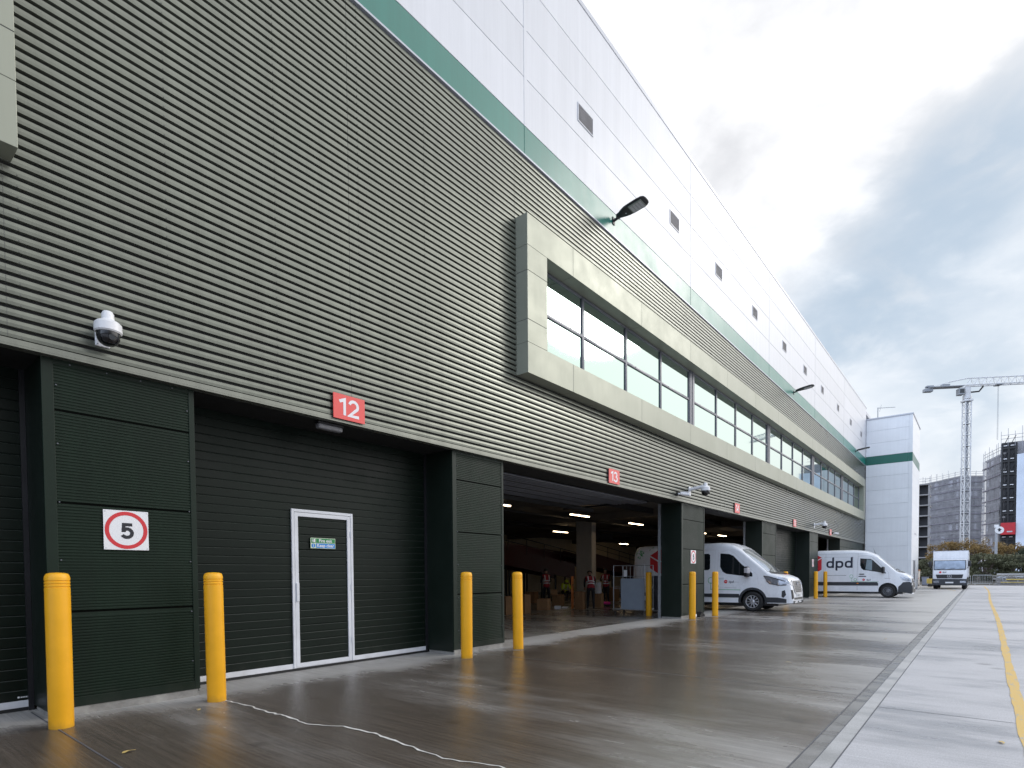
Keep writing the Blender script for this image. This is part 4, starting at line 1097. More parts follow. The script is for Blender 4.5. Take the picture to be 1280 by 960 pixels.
# ---- far van with the big letters, nose out of bay 16
def far_van():
    v = thing('delivery_van', 'far white delivery van with large navy dpd letters on its side, in bay 16', 'van', (40.27, -3.49, 0), R(-90), 'white delivery vans backed into the bays')
    tab = [(-6.05,2.5,.95),(-5.95,2.68,.99),(-5.8,2.76,1.01),(-5.3,2.80,1.02),(-2.4,2.815,1.02),(-1.7,2.80,1.02),(-1.35,2.755,1.02),(-1.05,2.68,1.02),(-.8,2.57,1.015),(-.62,2.46,1.01),(-.50,2.37,1.01),
           (.38,1.545,.995),(.52,1.475,.985),(.72,1.40,.965),(.90,1.31,.94),(1.00,1.235,.915),(1.07,1.15,.89),(1.11,1.03,.87),(1.135,.86,.85),(1.155,.70,.82),(1.165,.56,.78),(1.165,.46,.72)]
    rad = lambda x: .22 if x < -1.0 else (.22-.11*min(1, (x+1.0)/.5) if x < -.5 else (.11 if x < .4 else .14))
    zb = lambda x: .34 if x < .7 else .34-.12*(x-.7)/.5
    xs = linspace(-6.05,-5.6,6)+linspace(-5.3,-1.7,14)+linspace(-1.55,-.5,9)+linspace(-.42,.38,11)+linspace(.45,1.0,9)+linspace(1.02,1.165,9)
    B = Body(tab, zb, .05, rad, xs)
    body = B.mb.build('body', M['van'], v)
    ax = [(0,.40),(-4.32,.40)]
    cut_wells(body, ax, .465, 1.02)
    for x, z in ax:
        for s_ in (-1, 1): wheel(v, x, s_*.89, .385, .23, 'steel', s_)
    q = MB(); B.patch(q, [(-.91,1.53),(.91,1.53),(.89,1.63),(.78,2.26),(.68,2.36),(.3,2.40),(-.3,2.40),(-.68,2.36),(-.78,2.26),(-.89,1.63)], 'front', .007, .12, .01); q.build('windscreen', M['screen'], v)
    q = MB(); B.line(q, [(-.86,1.50),(-.4,1.47),(0,1.465),(.4,1.47),(.86,1.50)], .07, 'front', .02); q.build('cowl', M['black'], v)
    q = MB(); f = B.fn('front', .03)
    for y0 in (-.75, .05): q.tube([f(y0, 1.54), f(y0+.35, 1.60), f(y0+.72, 1.66)], .012, 6)
    q.build('wiper', M['black'], v)
    win = [(-1.39,2.30),(-.86,2.255),(-.72,2.15),(-.42,1.83),(-.10,1.44),(-.10,1.40),(-.56,1.50),(-1.22,1.62),(-1.33,1.72),(-1.39,1.9)]
    for view in ('right', 'left'):
        q = MB(); B.patch(q, win, view, .005, .15, .006); sw = q.build('side_window', M['glass_dark'], v)
        q = MB(); B.line(q, [(-.75,1.56),(-.75,2.17)], .04, view, .0075); q.build('quarter_post', M['black'], sw)
        q = MB(); B.patch(q, [(-1.12,1.64),(-.79,1.585),(-.79,2.21),(-1.06,2.23)], view, .0065, .15, .004); q.build('painted_pane_light', mat('painted_pane_light_glass', (.20,.26,.30), .06, spec=.8), sw)  # pale patch painted on the glass, imitating light seen in the pane
        q = MB()
        for pl in ([(-1.55,.42),(-1.55,1.5),(-1.50,2.42),(-1.0,2.46),(-.78,2.36),(-.3,1.85),(.02,1.46),(.06,1.0)], [(-1.75,.95),(-1.75,2.38),(-3.3,2.40),(-3.3,.95)], [(-3.2,.42),(-3.2,2.72)], [(-1.5,.42),(-1.5,2.66)], [(-5.9,2.60),(-1.0,2.58)], [(-4.9,.93),(-3.4,.93),(-3.4,2.4),(-4.9,2.4)]):
            B.line(q, pl, .007, view)
        q.build('panel_gap', M['pale_joint'], v)
        q = MB(); B.patch(q, [(-3.8,.70),(-.47,.70),(-.47,.80),(-.52,.905),(-3.8,.905)], view, .016, .4, .025); q.build('rubbing_strip', M['trim'], v)
        q = MB(); B.patch(q, [(-1.42,1.34),(-1.18,1.34),(-1.18,1.39),(-1.42,1.39)], view, .035, .1, .03); q.build('door_handle', M['trim'], v)
        q = MB(); B.patch(q, [(-1.55,.80),(-1.46,.80),(-1.46,.85),(-1.55,.85)], view, .022, .1, .02); q.build('side_marker', M['amber'], v)
        q = MB(); B.patch(q, [(-.16,1.10),(.12,1.10),(.12,1.135),(-.16,1.135)], view, .005, .1, .004); q.build('wing_badge', M['vent_grey'], v)
        q = MB()
        B.patch(q, [(.47,.26),(1.17,.22),(1.17,.92),(.98,.92),(.72,.90),(.60,.74),(.50,.64)], view, .012, .08, .03); q.build('bumper_corner', M['trim'], v)
    for sg in (-1, 1):
        sd = 'right' if sg < 0 else 'left'
        q = MB(); B.patch(q, [(.55,1.22),(.84,1.17),(1.06,1.07),(1.08,.95),(.88,.95),(.68,1.04)], sd, .010, .05, .02)
        B.patch(q, [(sg*.93,1.13),(sg*.70,1.10),(sg*.60,1.0),(sg*.66,.92),(sg*.86,.95)], 'front', .010, .05, .02); q.build('headlight', M['lamp_glass'], v)
        q = MB(); y0 = sg*1.0
        q.tube([(-.16,y0*.97,1.47),(-.2,sg*1.09,1.47)], .035, 8); mm = Matrix.Translation((-.22, sg*1.18, 1.60)) @ Matrix.Rotation(sg*R(12), 4, 'Z'); q.obox(mm, .13, .20, .38, .035); q.build('mirror', M['black'], v)
    q = MB(); B.patch(q, [(-.56,1.10),(-.60,1.04),(-.52,.78),(.52,.78),(.60,1.04),(.56,1.10)], 'front', .016, .06, .03); g = q.build('grille', M['black'], v)
    q = MB()
    for z in (.86, 1.02): B.line(q, [(-.54,z),(.54,z)], .03, 'front', .024)
    q.build('grille_bar', M['vent_grey'], g)
    loc, nr = B.hit('front', 0, .95); q = MB(); star(q, Matrix.Translation(loc+Vector((.04,0,0))) @ Matrix.Rotation(R(90), 4, 'Y') @ Matrix.Rotation(R(90), 4, 'Z'), .105); q.build('star_badge', M['alloy'], g)
    q = MB(); B.patch(q, [(-.84,.30),(.84,.30),(.86,.72),(.60,.76),(-.60,.76),(-.86,.72)], 'front', .012, .08, .03); q.build('bumper', M['trim'], v)
    loc, nr = B.hit('front', 0, .56); np_ = MB().bbox(loc.x+.014, -.26, .50, loc.x+.026, .26, .61, .003).build('number_plate', M['plate'], v)
    q = MB()
    for k in range(7):
        if k != 4: q.box(loc.x+.0265, -.20+.058*k, .525, loc.x+.0275, -.165+.058*k, .585)
    mix(np_, q, M['black_ink'])
    q = MB(); f = B.fn('top', 0); p = Vector(f(-.75, .0)); q.tube([p, p+Vector((-.06,0,.20)), p+Vector((-.10,0,.33))], [.016,.008,.004], 8); q.build('roof_aerial', M['black'], v)
    MB().bbox(-5.8, -.85, .22, .7, .85, .36, .03).build('underbody', M['black'], v)
    # lettering
    q = MB(); f = B.fn('right', .003); w = .105; zb_, xh, asc, des = 1.75, 2.17, 2.40, 1.58
    def bowl(x0, x1, op):
        cx, cy, rx, ry = (x0+x1)/2, (zb_+xh)/2, (x1-x0)/2-w/2, (xh-zb_)/2-w/2
        return [(cx+rx*math.copysign(abs(math.cos(R(a)))**.72, math.cos(R(a))), cy+ry*math.copysign(abs(math.sin(R(a)))**.72, math.sin(R(a)))) for a in range(0, 360, 10)]
    for x0, x1, ch in ((-3.17,-2.755,'d'), (-2.675,-2.26,'p'), (-2.19,-1.775,'d')):
        vs, fs = ribbon(bowl(x0, x1, 0), w, True); put2d(q, vs, fs, f)
        f2 = B.fn('right', .0032)
        if ch == 'd': put2d(q, [(x1-w,zb_),(x1,zb_),(x1,2.1),(x1,asc),(x1-w,asc-.03),(x1-w,2.1)], [(0,1,2,5),(5,2,3,4)], f2)
        else: put2d(q, [(x0,des+.03),(x0+w,des),(x0+w,1.9),(x0+w,xh),(x0,xh),(x0,1.9)], [(0,1,2,5),(5,2,3,4)], f2)
    q.build('dpd_letters', M['navy'], v)
    q = MB(); B.line(q, [(-3.1,1.30),(-2.1,1.30)], .022, 'right', .0025); q.build('web_address', M['pale_joint'], v)
    q = MB(); B.line(q, [(-1.46,1.235),(-1.08,1.235)], .05, 'right', .0025); txt(q, 'dpd', -1.06, .99, .14, B.fn('right', .0025), .002); q.build('small_lettering', M['navy'], v)
    small_logo(B, v, -1.20, 1.04, 1.25)
    tree_logo(B, v, -1.83, .935, 1.0, -.45)
    cube_emblem(B, v, -3.86, 2.02, .43, .37)
    return v
far_van()

# ---- lorry at the end of the drain
def lorry():
    v = thing('box_lorry', 'white box lorry with dark grille facing the camera at the end of the drain channel', 'lorry', (60.5, -5.58, 0), R(180))
    mb = MB()
    bm = bmesh.new(); pr = [(-1.75,.62),(-.03,.62),(0,.95),(0,1.25),(-.04,1.64),(-.20,2.36),(-.32,2.47),(-1.75,2.50)]
    fcs = []
    for y in (-1.13, 1.13): fcs.append([bm.verts.new((x, y, z)) for x, z in pr])
    bm.faces.new(fcs[0]); bm.faces.new(fcs[1][::-1])
    for i in range(len(pr)): j = (i+1) % len(pr); bm.faces.new((fcs[0][i], fcs[1][i], fcs[1][j], fcs[0][j]))
    bmesh.ops.recalc_face_normals(bm, faces=bm.faces[:]); bmesh.ops.bevel(bm, geom=bm.edges[:], offset=.06, segments=2, affect='EDGES')
    cab = mb.bm(bm, None, False).build('cab', M['van'], v)
    rk = math.atan2(.16, .72)
    Ms = Matrix.Translation((-.115, 0, 2.02)) @ Matrix.Rotation(-rk, 4, 'Y')
    MB().obox(Ms, .03, 2.06, .74, .012).build('windscreen', M['lorry_screen'], v)
    MB().obox(Ms @ Matrix.Translation((-.004,0,0)), .03, 2.16, .84, .012).build('windscreen_seal', M['black'], v)
    q = MB()
    for y0 in (-.9, -.2, .45): q.obox(Ms @ Matrix.Translation((.022,y0+.3,-.33)) @ Matrix.Rotation(R(6), 4, 'X'), .015, .55, .02)
    q.build('wiper', M['black'], v)
    q = MB(); Mf = Matrix.Translation((.002,0,0)) @ Matrix.Rotation(R(90), 4, 'Z') @ Matrix.Rotation(R(90), 4, 'X')    # u=y, v=z, depth=x
    q.prism([(-.92,1.23),(-.84,.92),(.84,.92),(.92,1.23)], Mf, .03); g = q.build('grille', M['black'], v)
    q = MB()
    for z in (1.0, 1.08, 1.16): q.box(.033, -.80, z-.012, .040, .80, z+.012)
    q.build('grille_bar', M['trim'], g)
    q = MB(); star(q, Matrix.Translation((.05,0,1.08)) @ Matrix.Rotation(R(90), 4, 'Y') @ Matrix.Rotation(R(90), 4, 'Z'), .15); q.build('star_badge', M['alloy'], g)
    MB().bbox(-.45, -1.17, .32, .06, 1.17, .86, .05).build('bumper', M['trim'], v)
    for sg in (-1, 1):
        MB().bbox(.045, sg*.70, .52, .075, sg*1.08, .70, .012).build('headlight', M['lamp_glass'], v)
        q = MB(); q.tube([(-.18,sg*1.12,2.40),(.02,sg*1.24,2.42),(.04,sg*1.28,2.36)], .018, 6).tube([(-.18,sg*1.12,1.75),(.02,sg*1.24,1.85)], .018, 6).bbox(-.02, sg*1.20, 1.88, .06, sg*1.42, 2.36, .03); q.build('mirror', M['black'], v)
        MB().bbox(-1.2, sg*1.128, 1.66, -.32, sg*1.136, 2.34, .003).build('side_window', M['glass_dark'], v)
        for x, zz in ((-.85, 0), (-5.0, 0)):
            wheel(v, x, sg*.96, .42, .28, 'steel', sg)
    MB().bbox(.062, -.27, .50, .072, .27, .615, .003).build('number_plate', M['plate'], v)
    bx = MB().bbox(-7.2, -1.22, .98, -1.95, 1.22, 3.26, .03).build('box_body', M['van'], v)
    q = MB()
    for y in (-1.22, 1.19): q.box(-1.952, y, .98, -1.94, y+.03, 3.26)
    q.box(-1.952, -1.2, 3.22, -1.94, 1.2, 3.265).build('box_trim', M['alloy'], bx)
    MB().box(-7.1, -.45, .62, -.4, -.30, .97).box(-7.1, .30, .62, -.4, .45, .97).box(-3.6,-1.1,.55,-2.4,1.1,.97).build('chassis', M['black'], v)
    q = MB(); fn = lambda u, w_: (.004, -u, w_)
    vs, fs = disc2d(-.62, 1.42, .085, 24); put2d(q, [(p[0], p[1]) for p in vs], fs, lambda u, w_: (.0025, u, w_)); q.build('red_emblem', M['red'], v)
    q = MB(); vs, fs = text2d('dpd', .17, .003); put2d(q, [(p[0]-.47, p[1]+1.37) for p in vs], fs, lambda u, w_: (.0025, u, w_)); q.build('small_lettering', M['navy'], v)
lorry()
# ------------------------------------------------------------------ people
def person(label, loc, rz, bend=0., arms=None, knee=0., vest='vest_red', head_down=.2, squat=0., hood=False, sc=1.):
    root = thing('person', label, 'person', loc, rz, 'workers sorting parcels inside bay 13')
    t_ = Vector((math.sin(bend), 0, math.cos(bend))); hd = Vector((math.sin(bend+head_down), 0, math.cos(bend+head_down)))
    pel = Vector((-.12*math.sin(bend)-.25*squat, 0, (.95-.5*squat)*sc))
    V, E, RAD = [], [], []
    def add(p, r, par=None):
        V.append(tuple(p)); RAD.append(r); i = len(V)-1
        if par is not None: E.append((par, i))
        return i
    p0 = add(pel, .125); p1 = add(pel+t_*.14*sc, .115, p0); p2 = add(pel+t_*.30*sc, .135, p1); p3 = add(pel+t_*.44*sc, .135, p2); nk = add(pel+t_*.55*sc, .058, p3)
    nb = pel+t_*.55*sc
    h0 = add(nb+hd*.07, .068, nk); h1 = add(nb+hd*.13+Vector((.012,0,0)), .088, h0); h2 = add(nb+hd*.20, .098, h1); h3 = add(nb+hd*.27, .062, h2)
    fwd = Vector((math.cos(bend+head_down), 0, -math.sin(bend+head_down)))
    add(nb+hd*.14+fwd*.115, .018, h1)
    for sg in (-1, 1):
        sh = add(pel+t_*.475*sc+Vector((0,sg*.185,0)), .062, p3)
        el_, wr_ = arms[0 if sg < 0 else 1]
        el = pel+t_*.475*sc+Vector((0,sg*.2,0))+Vector(el_); wr = el+Vector(wr_)
        e = add(el, .046, sh); w = add(wr, .031, e); dirv = (wr-el).normalized()
        pm = add(wr+dirv*.06, .036, w); side = dirv.cross(Vector((0,0,1))).normalized() if abs(dirv.z) < .95 else Vector((0,1,0))
        up = dirv.cross(side).normalized()
        for k, ln in ((-1.5,.075),(-.5,.09),(.5,.085),(1.5,.065)):
            a = add(wr+dirv*.095+side*.018*k, .0105, pm); b_ = add(wr+dirv*(.095+ln*.55)+side*.021*k-up*.012, .0095, a); add(wr+dirv*(.095+ln*.85)+side*.021*k-up*.035, .008, b_)
        a = add(wr+dirv*.05+side*-.042, .012, pm); add(wr+dirv*.10+side*-.06-up*.01, .010, a)
    for sg in (-1, 1):
        hp = add(pel+Vector((0,sg*.095,-.07)), .098, p0)
        if squat: kn = Vector((pel.x+.38, sg*.14, pel.z-.02)); an = Vector((pel.x+.1, sg*.13, .09))
        else: kn = Vector((pel.x*.5+.03+knee*(1 if sg > 0 else -.3), sg*.105, .50*sc)); an = Vector((-.02+knee*(.6 if sg > 0 else -.5), sg*.12, .09))
        k = add(kn, .068, hp); c_ = add(kn.lerp(an, .35)+Vector((-.02,0,0)), .062, k); a = add(an, .044, c_); add(an+Vector((.10,0,-.045)), .042, a)
    me = bpy.data.meshes.new('body'); me.from_pydata(V, E, [])
    o = bpy.data.objects.new('body', me); COL.objects.link(o)
    sk = o.modifiers.new('s', 'SKIN'); sk.use_smooth_shade = True; sk.branch_smoothing = .3
    for i, d in enumerate(me.skin_vertices[0].data): d.radius = (RAD[i], RAD[i])
    me.skin_vertices[0].data[0].use_root = True
    for i in (1,2,3): me.skin_vertices[0].data[i].radius = (RAD[i]*.85, RAD[i]*1.22)
    me.skin_vertices[0].data[0].radius = (.11,.15)
    o.modifiers.new('u', 'SUBSURF').levels = 1; o.modifiers['u'].render_levels = 1
    dg = bpy.context.evaluated_depsgraph_get(); dg.update()
    m2 = bpy.data.meshes.new_from_object(o.evaluated_get(dg)); o.modifiers.clear(); o.data = m2; m2.name = 'body'
    m2.materials.clear(); m2.materials.append(M['cloth_dark']); m2.materials.append(M['skin'])
    wrists = [Vector(V[i]) for i, r in enumerate(RAD) if abs(r-.036) < 1e-6]
    for p in m2.polygons:
        c = p.center
        if (c-(nb+hd*.16)).length < .17 and (c-nb).dot(hd) > .035 or any((c-w).length < .12 for w in wrists): p.material_index = 1
        p.use_smooth = True
    o.parent = root
    # vest: shell a little off the torso with two bands round it and one over each shoulder
    def shell(name, m_, cond, off):
        bm = bmesh.new(); bm.from_mesh(m2); bm.normal_update()
        kill = [f for f in bm.faces if not cond(f.calc_center_median())]
        nv = {v: v.co+v.normal*off for v in bm.verts}
        for v, c in nv.items(): v.co = c
        bmesh.ops.delete(bm, geom=kill, context='FACES')
        if not bm.faces: bm.free(); return None
        q = MB().bm(bm, None, True); q.build(name, m_, root); return q
    def tpar(c):
        r_ = c-pel; t = r_.dot(t_); rad_ = (r_-t_*t).length; return t, rad_, abs(c.y)
    shell('vest', M[vest], lambda c: -.06 < tpar(c)[0] < .53*sc and tpar(c)[1] < .24 and tpar(c)[2] < .19, .014)
    # bands as rings
    for tt in (.10, .22):
        cen = pel+t_*tt*sc; pts = []
        side = Vector((0,1,0)); f_ = t_.cross(side)
        for k in range(20):
            a = 2*PI*k/20; pts.append(cen+side*math.cos(a)*.182+f_*math.sin(a)*.142)
        q = MB(); vs = []
        for p in pts: vs += [p+t_*.022, p-t_*.022]
        q.add(vs, [(2*i, 2*i+1, 2*((i+1) % 20)+1, 2*((i+1) % 20)) for i in range(20)], True)
        q.build('reflective_band', M['reflect'], root)
    for sg in (-1, 1):
        f_ = t_.cross(Vector((0,1,0)))
        q = MB(); vs = []
        for a, b_ in ((.22,-.150),(.36,-.158),(.47,-.13),(.515,-.04),(.515,.05),(.46,.13),(.34,.155),(.22,.150)):
            c = pel+t_*a*sc+f_*b_*1.0+Vector((0,sg*.105,0)); vs += [c+Vector((0,.02,0)), c-Vector((0,.02,0))]
        q.add(vs, [(2*i,2*i+1,2*i+3,2*i+2) for i in range(7)], True); q.build('shoulder_band', M['reflect'], root)
    bm = bmesh.new(); bmesh.ops.create_icosphere(bm, subdivisions=3, radius=.108)
    c = nb+hd*.20-fwd*.018
    bmesh.ops.delete(bm, geom=[v for v in bm.verts if v.co.dot(fwd) > .055 and v.co.dot(hd) < .05 or v.co.dot(hd) < -.06], context='VERTS')
    for v in bm.verts: v.co = v.co*(1.0+.05*random.random())+c
    MB().bm(bm, None, True).build('hood' if hood else 'hair', M[vest] if hood else M['hair'], root)
    for sg in (-1, 1):
        q = MB(); bm = bmesh.new(); bmesh.ops.create_icosphere(bm, subdivisions=1, radius=.012)
        q.bm(bm, Matrix.Translation(nb+hd*.19+fwd*.088+Vector((0,sg*.035,0))))
        q.build('eye', M['black'], root)
    if hood:
        shell('sleeve', M[vest], lambda c: c.z > pel.z+.05 and tpar(c)[2] >= .17 and not any((c-w).length < .13 for w in wrists), .012)
    for sg in (-1,1):
        pass
    return root
dn = ((.10,-.02,-.27),(.14,0,-.20))
person('person in dark clothes and red vest bending over a box beside the white column', (20.85,5.10,0), R(38), .62, [((.16,-.02,-.24),(.14,.03,-.20)),((.18,.02,-.24),(.14,-.03,-.20))], .10)
person('person in red vest standing with their back to the yard, beside the yellow jacketed person', (22.95,8.9,0), R(50), .12, [((.08,-.04,-.26),(.20,.03,-.06)),((.08,.04,-.26),(.20,-.03,-.06))], .05, sc=1.)
person('person in a bright yellow hi-vis hooded jacket stooping between two red vested people', (26.0,9.85,0), R(-130), .75, [((.14,-.03,-.22),(.18,.05,-.10)),((.14,.03,-.22),(.18,-.05,-.10))], .05, 'hivis', .4, .7, hood=True)
person('person in a red vest standing right of the white column looking down at their hands', (24.3,6.35,0), R(-165), .10, [((.08,-.03,-.26),(.22,.10,.06)),((.08,.03,-.26),(.22,-.10,.06))], .03, 'vest_red', .55)

# ------------------------------------------------------------------ things inside bay 13
def carton(x, y, w, d, h, rz, lab, m='card', z=0):
    c = thing('carton', lab, 'box', (x, y, z), rz, 'cardboard boxes on the warehouse floor')
    MB().bbox(-w/2, -d/2, 0, w/2, d/2, h, .006).build('box', M[m], c)
    MB().box(-w/2+.004, -.03, h, w/2-.004, .03, h+.003).box(-w/2-.003, -.03, h*.72, -w/2, .03, h).build('tape', M['card_dark'] if m == 'card' else M['card'], c)
    return c
carton(19.55, 6.6, .50, .46, .47, R(20), 'plain brown cardboard box standing alone on the warehouse floor, between yellow bollard and people')
carton(22.65, 8.0, .42, .45, .52, R(10), 'cardboard box under a smaller tilted box, beside the hi-vis person', 'card')
carton(22.45, 8.1, .34, .32, .25, R(35), 'small cardboard box lying tilted on top of another box beside the hi-vis person', 'card', .523)
carton(17.4, 6.0, .42, .4, .72, R(5), 'tall cardboard box just right of the second yellow bollard', 'card_dark')
carton(16.5, 6.1, .45, .4, .68, R(-5), 'cardboard box half hidden just left of the second yellow bollard', 'card_dark')
carton(20.65, 5.5, .34, .38, .76, R(8), 'tall brown box at the feet of the bending person', 'card_dark')
carton(22.3, 5.55, .34, .30, .62, R(8), 'brown box just in front of the white tub, by the bending person', 'card')
carton(27.9, 8.0, .55, .5, .75, R(0), 'cardboard box at the back right, under the handrail', 'card_dark')
carton(24.0, 10.6, .6, .5, .6, R(15), 'dim cardboard box behind the left red vested person', 'card_dark')
pc = thing('parcel', 'small white parcel lying on the floor right of the single cardboard box', 'parcel', (20.5, 6.55, 0), R(12), 'white parcels on the warehouse floor')
MB().bbox(-.1,-.12,0,.1,.12,.13,.01).build('wrap', M['white'], pc); MB().box(-.06,-.05,.1302,.04,.05,.132).build('label', M['plate'], pc)
pc = thing('parcel', 'flat row of pale parcels on the floor right of the small white parcel', 'parcel', (21.2, 6.6, 0), R(25), 'white parcels on the warehouse floor')
MB().bbox(-.28,-.1,0,.05,.12,.07,.015).build('wrap', M['white'], pc); MB().bbox(.06,-.08,0,.34,.1,.05,.015).build('second_wrap', M['grey_board'], pc)
pk = thing('toy_cart', 'bright pink low plastic cart on the warehouse floor right of the bending person', 'cart', (23.5, 5.9, .03), R(40))
MB().bbox(-.3,-.16,.06,.3,.16,.17,.04).build('deck', M['pink'], pk)
for x in (-.2,.2): MB().cyl((x,-.18,.05),(x,.18,.05),.055,n=12).build('wheel', M['black'], pk)
MB().tube([(-.3,0,.1),(-.45,0,.2)],.015,6).build('handle', M['orange'], pk)
tb = thing('white_tub', 'white plastic tub standing behind the bending person', 'tub', (23.3, 6.2, 0), R(10))
MB().lathe([(.14,0),(.15,.02),(.17,1.05),(.185,1.07),(.185,1.10),(.165,1.10),(.15,.9)],20).build('tub_wall', M['white'], tb)
MB().tube([(-.18,0,1.0),(-.12,0,1.2),(.12,0,1.2),(.18,0,1.0)],.012,6).build('handle', M['white'], tb)
ob = thing('orange_board', 'tall narrow orange cardboard sheet beside the bending person', 'board', (20.75, 5.95, .0), R(10))
MB().bbox(-.09,-.02,0,.09,.02,1.40,.004).build('sheet', M['orange'], ob); MB().box(-.07,-.0235,1.0,.07,-.0205,1.06).build('tape', M['card'], ob)
# roll cage with a blue grey board
rc = thing('roll_cage', 'tall galvanised roll cage with a blue grey board on its side, in bay 13', 'roll cage', (19.35, 2.35, 0))
f = MB()
for x in (-.36,.36):
    for y in (-.62,.62): f.tube([(x,y,.14),(x,y,1.80)],.014,8)
for x in (-.36,.36): f.tube([(x,-.62,1.80),(x,.62,1.80)],.014,8).tube([(x,-.62,.95),(x,.62,.95)],.010,6).tube([(x,-.62,1.4),(x,.62,1.4)],.010,6)
for y in (-.62,.62): f.tube([(-.36,y,1.0),(.36,y,1.0)],.010,6)
f.build('frame', M['galv'], rc)
f = MB()
for k in range(1, 8): f.tube([(.36,-.62+.155*k,.16),(.36,-.62+.155*k,1.8)],.006,6)
f.build('mesh_bar', M['galv'], rc)
MB().bbox(-.40,-.64,.17,.40,.66,.20,.006).build('base', M['galv'], rc)
MB().bbox(-.395,-.64,.20,-.372,.30,1.32,.004).build('side_board', M['grey_board'], rc)
MB().bbox(-.40,.02,1.36,-.375,.20,1.66,.004).build('label_holder', M['black'], rc)
q = MB().box(-.404,.045,1.39,-.4005,.175,1.63); q.build('label_card', M['white'], rc)
for x in (-.33,.33):
    for y in (-.56,.56):
        MB().cyl((x,y-.015,.065),(x,y+.015,.065),.062,n=14).build('castor', M['black'], rc)
bg = thing('covered_trolley', 'dark grey cloth covered load between the inner yellow bollard and the door rail', 'trolley', (20.75, 2.0, 0))
bm = bmesh.new(); bmesh.ops.create_cube(bm, size=1); bmesh.ops.subdivide_edges(bm, edges=bm.edges[:], cuts=5, use_grid_fill=True)
for w in bm.verts: w.co = Vector((w.co.x*.5, w.co.y*.6, .75+w.co.z*1.3))+Vector((random.uniform(-.03,.03), random.uniform(-.03,.03), random.uniform(-.02,.02)))
MB().bm(bm, None, True).build('cloth', M['blue_grey_cloth'], bg)
MB().box(-.25,-.3,.06,.25,.3,.10).build('deck', M['galv'], bg)
# conveyor chutes
def chute(x0, x1, y, w, z0, z1, lab, rail=True):
    c = thing('parcel_chute', lab, 'conveyor chute', (x0, y, 0), 0, 'maroon parcel chutes in bay 13')
    L_ = x1-x0
    dk = MB(); dk.add([(0,0,z0),(L_,0,z1),(L_,w,z1),(0,w,z0),(0,0,z0-.08),(L_,0,z1-.08),(L_,w,z1-.08),(0,w,z0-.08)], [(0,1,2,3),(7,6,5,4),(0,4,5,1),(1,5,6,2),(2,6,7,3),(3,7,4,0)])
    dk.build('slide', M['black_steel'], c)
    for yy in (-.05, w):
        s_ = MB(); s_.add([(0,yy,z0-.5),(L_,yy,z1-.5),(L_,yy+.05,z1-.5),(0,yy+.05,z0-.5),(0,yy,z0+.45),(L_,yy,z1+.45),(L_,yy+.05,z1+.45),(0,yy+.05,z0+.45)], [(3,2,1,0),(4,5,6,7),(0,1,5,4),(1,2,6,5),(2,3,7,6),(3,0,4,7)])
        s_.build('side_panel', M['maroon'], c)
    n_ = max(2, int(L_/3))
    for k in range(n_+1):
        x = .1+(L_-.2)*k/n_; z = z0+(z1-z0)*k/n_
        for yy in (.0, w-.08): MB().box(x-.04, yy, 0, x+.04, yy+.08, z-.085).build('leg', M['black_steel'], c)
    if rail:
        r_ = MB(); 
        r_.tube([(0,-.12,z0+1.15),(L_,-.12,z1+1.15)],.022,6).tube([(0,-.12,z0+.8),(L_,-.12,z1+.8)],.016,6)
        for k in range(n_*2+1):
            x = L_*k/(n_*2); z = z0+(z1-z0)*k/(n_*2); r_.tube([(x,-.12,z+.3),(x,-.12,z+1.15)],.018,6)
        r_.build('handrail', M['black_steel'], c)
    return c
chute(20.5, 30.5, 12.2, 1.4, 2.9, 1.7, 'long dark maroon parcel chute sloping down to the right behind the people')
chute(21.5, 36.0, 16.0, 1.4, 3.5, 2.6, 'dark maroon parcel chute furthest back at the left of the column', False)
chute(34.5, 45.0, 14.2, 1.5, 2.75, 1.45, 'maroon parcel chute with handrail sloping down right of the white column')
mz = thing('display_board', 'dark display board hanging below the ceiling right of the white column', 'board', (34.6, 12.6, 3.86))
MB().bbox(-1.45,-.04,0,1.45,.04,.58,.01).build('panel', M['black'], mz); MB().box(-1.2,-.043,.08,1.2,-.0405,.5).build('screen', M['void'], mz)
for xa in (-1,1): MB().tube([(xa,0,.58),(xa,0,.72)],.015,6).build('hanger', M['black_steel'], mz)
# small clutter by the pillar of sign 14
sk_ = thing('sack', 'small crumpled white sack at the foot of the pillar beside the nearer van', 'sack', (18.75, -.18, 0))
bm = bmesh.new(); bmesh.ops.create_icosphere(bm, subdivisions=3, radius=1)
for w in bm.verts: w.co = Vector((w.co.x*.14, w.co.y*.10, max(0, .07+w.co.z*.08)))*(1+.25*random.uniform(-.5,.5))
MB().bm(bm, None, True).build('bag', M['sack'], sk_); MB().tube([(.0,0,.13),(.03,.01,.17),(.0,.0,.19)],.02,6).build('tied_neck', M['sack'], sk_)
ck = thing('wheel_chock', 'small black rubber wheel chock beside the white sack at the pillar foot', 'chock', (19.45, -.14, 0))
MB().prism([(-.22,0),(.22,0),(.22,.05),(.02,.17),(-.05,.17),(-.22,.03)], Matrix.Translation((0,.08,0)) @ Matrix.Rotation(R(90), 4, 'X'), .16).build('wedge', M['rubber'], ck)
MB().tube([(-.02,.0,.17),(.0,0,.21),(.06,0,.2)],.012,6).build('handle', M['rubber'], ck)
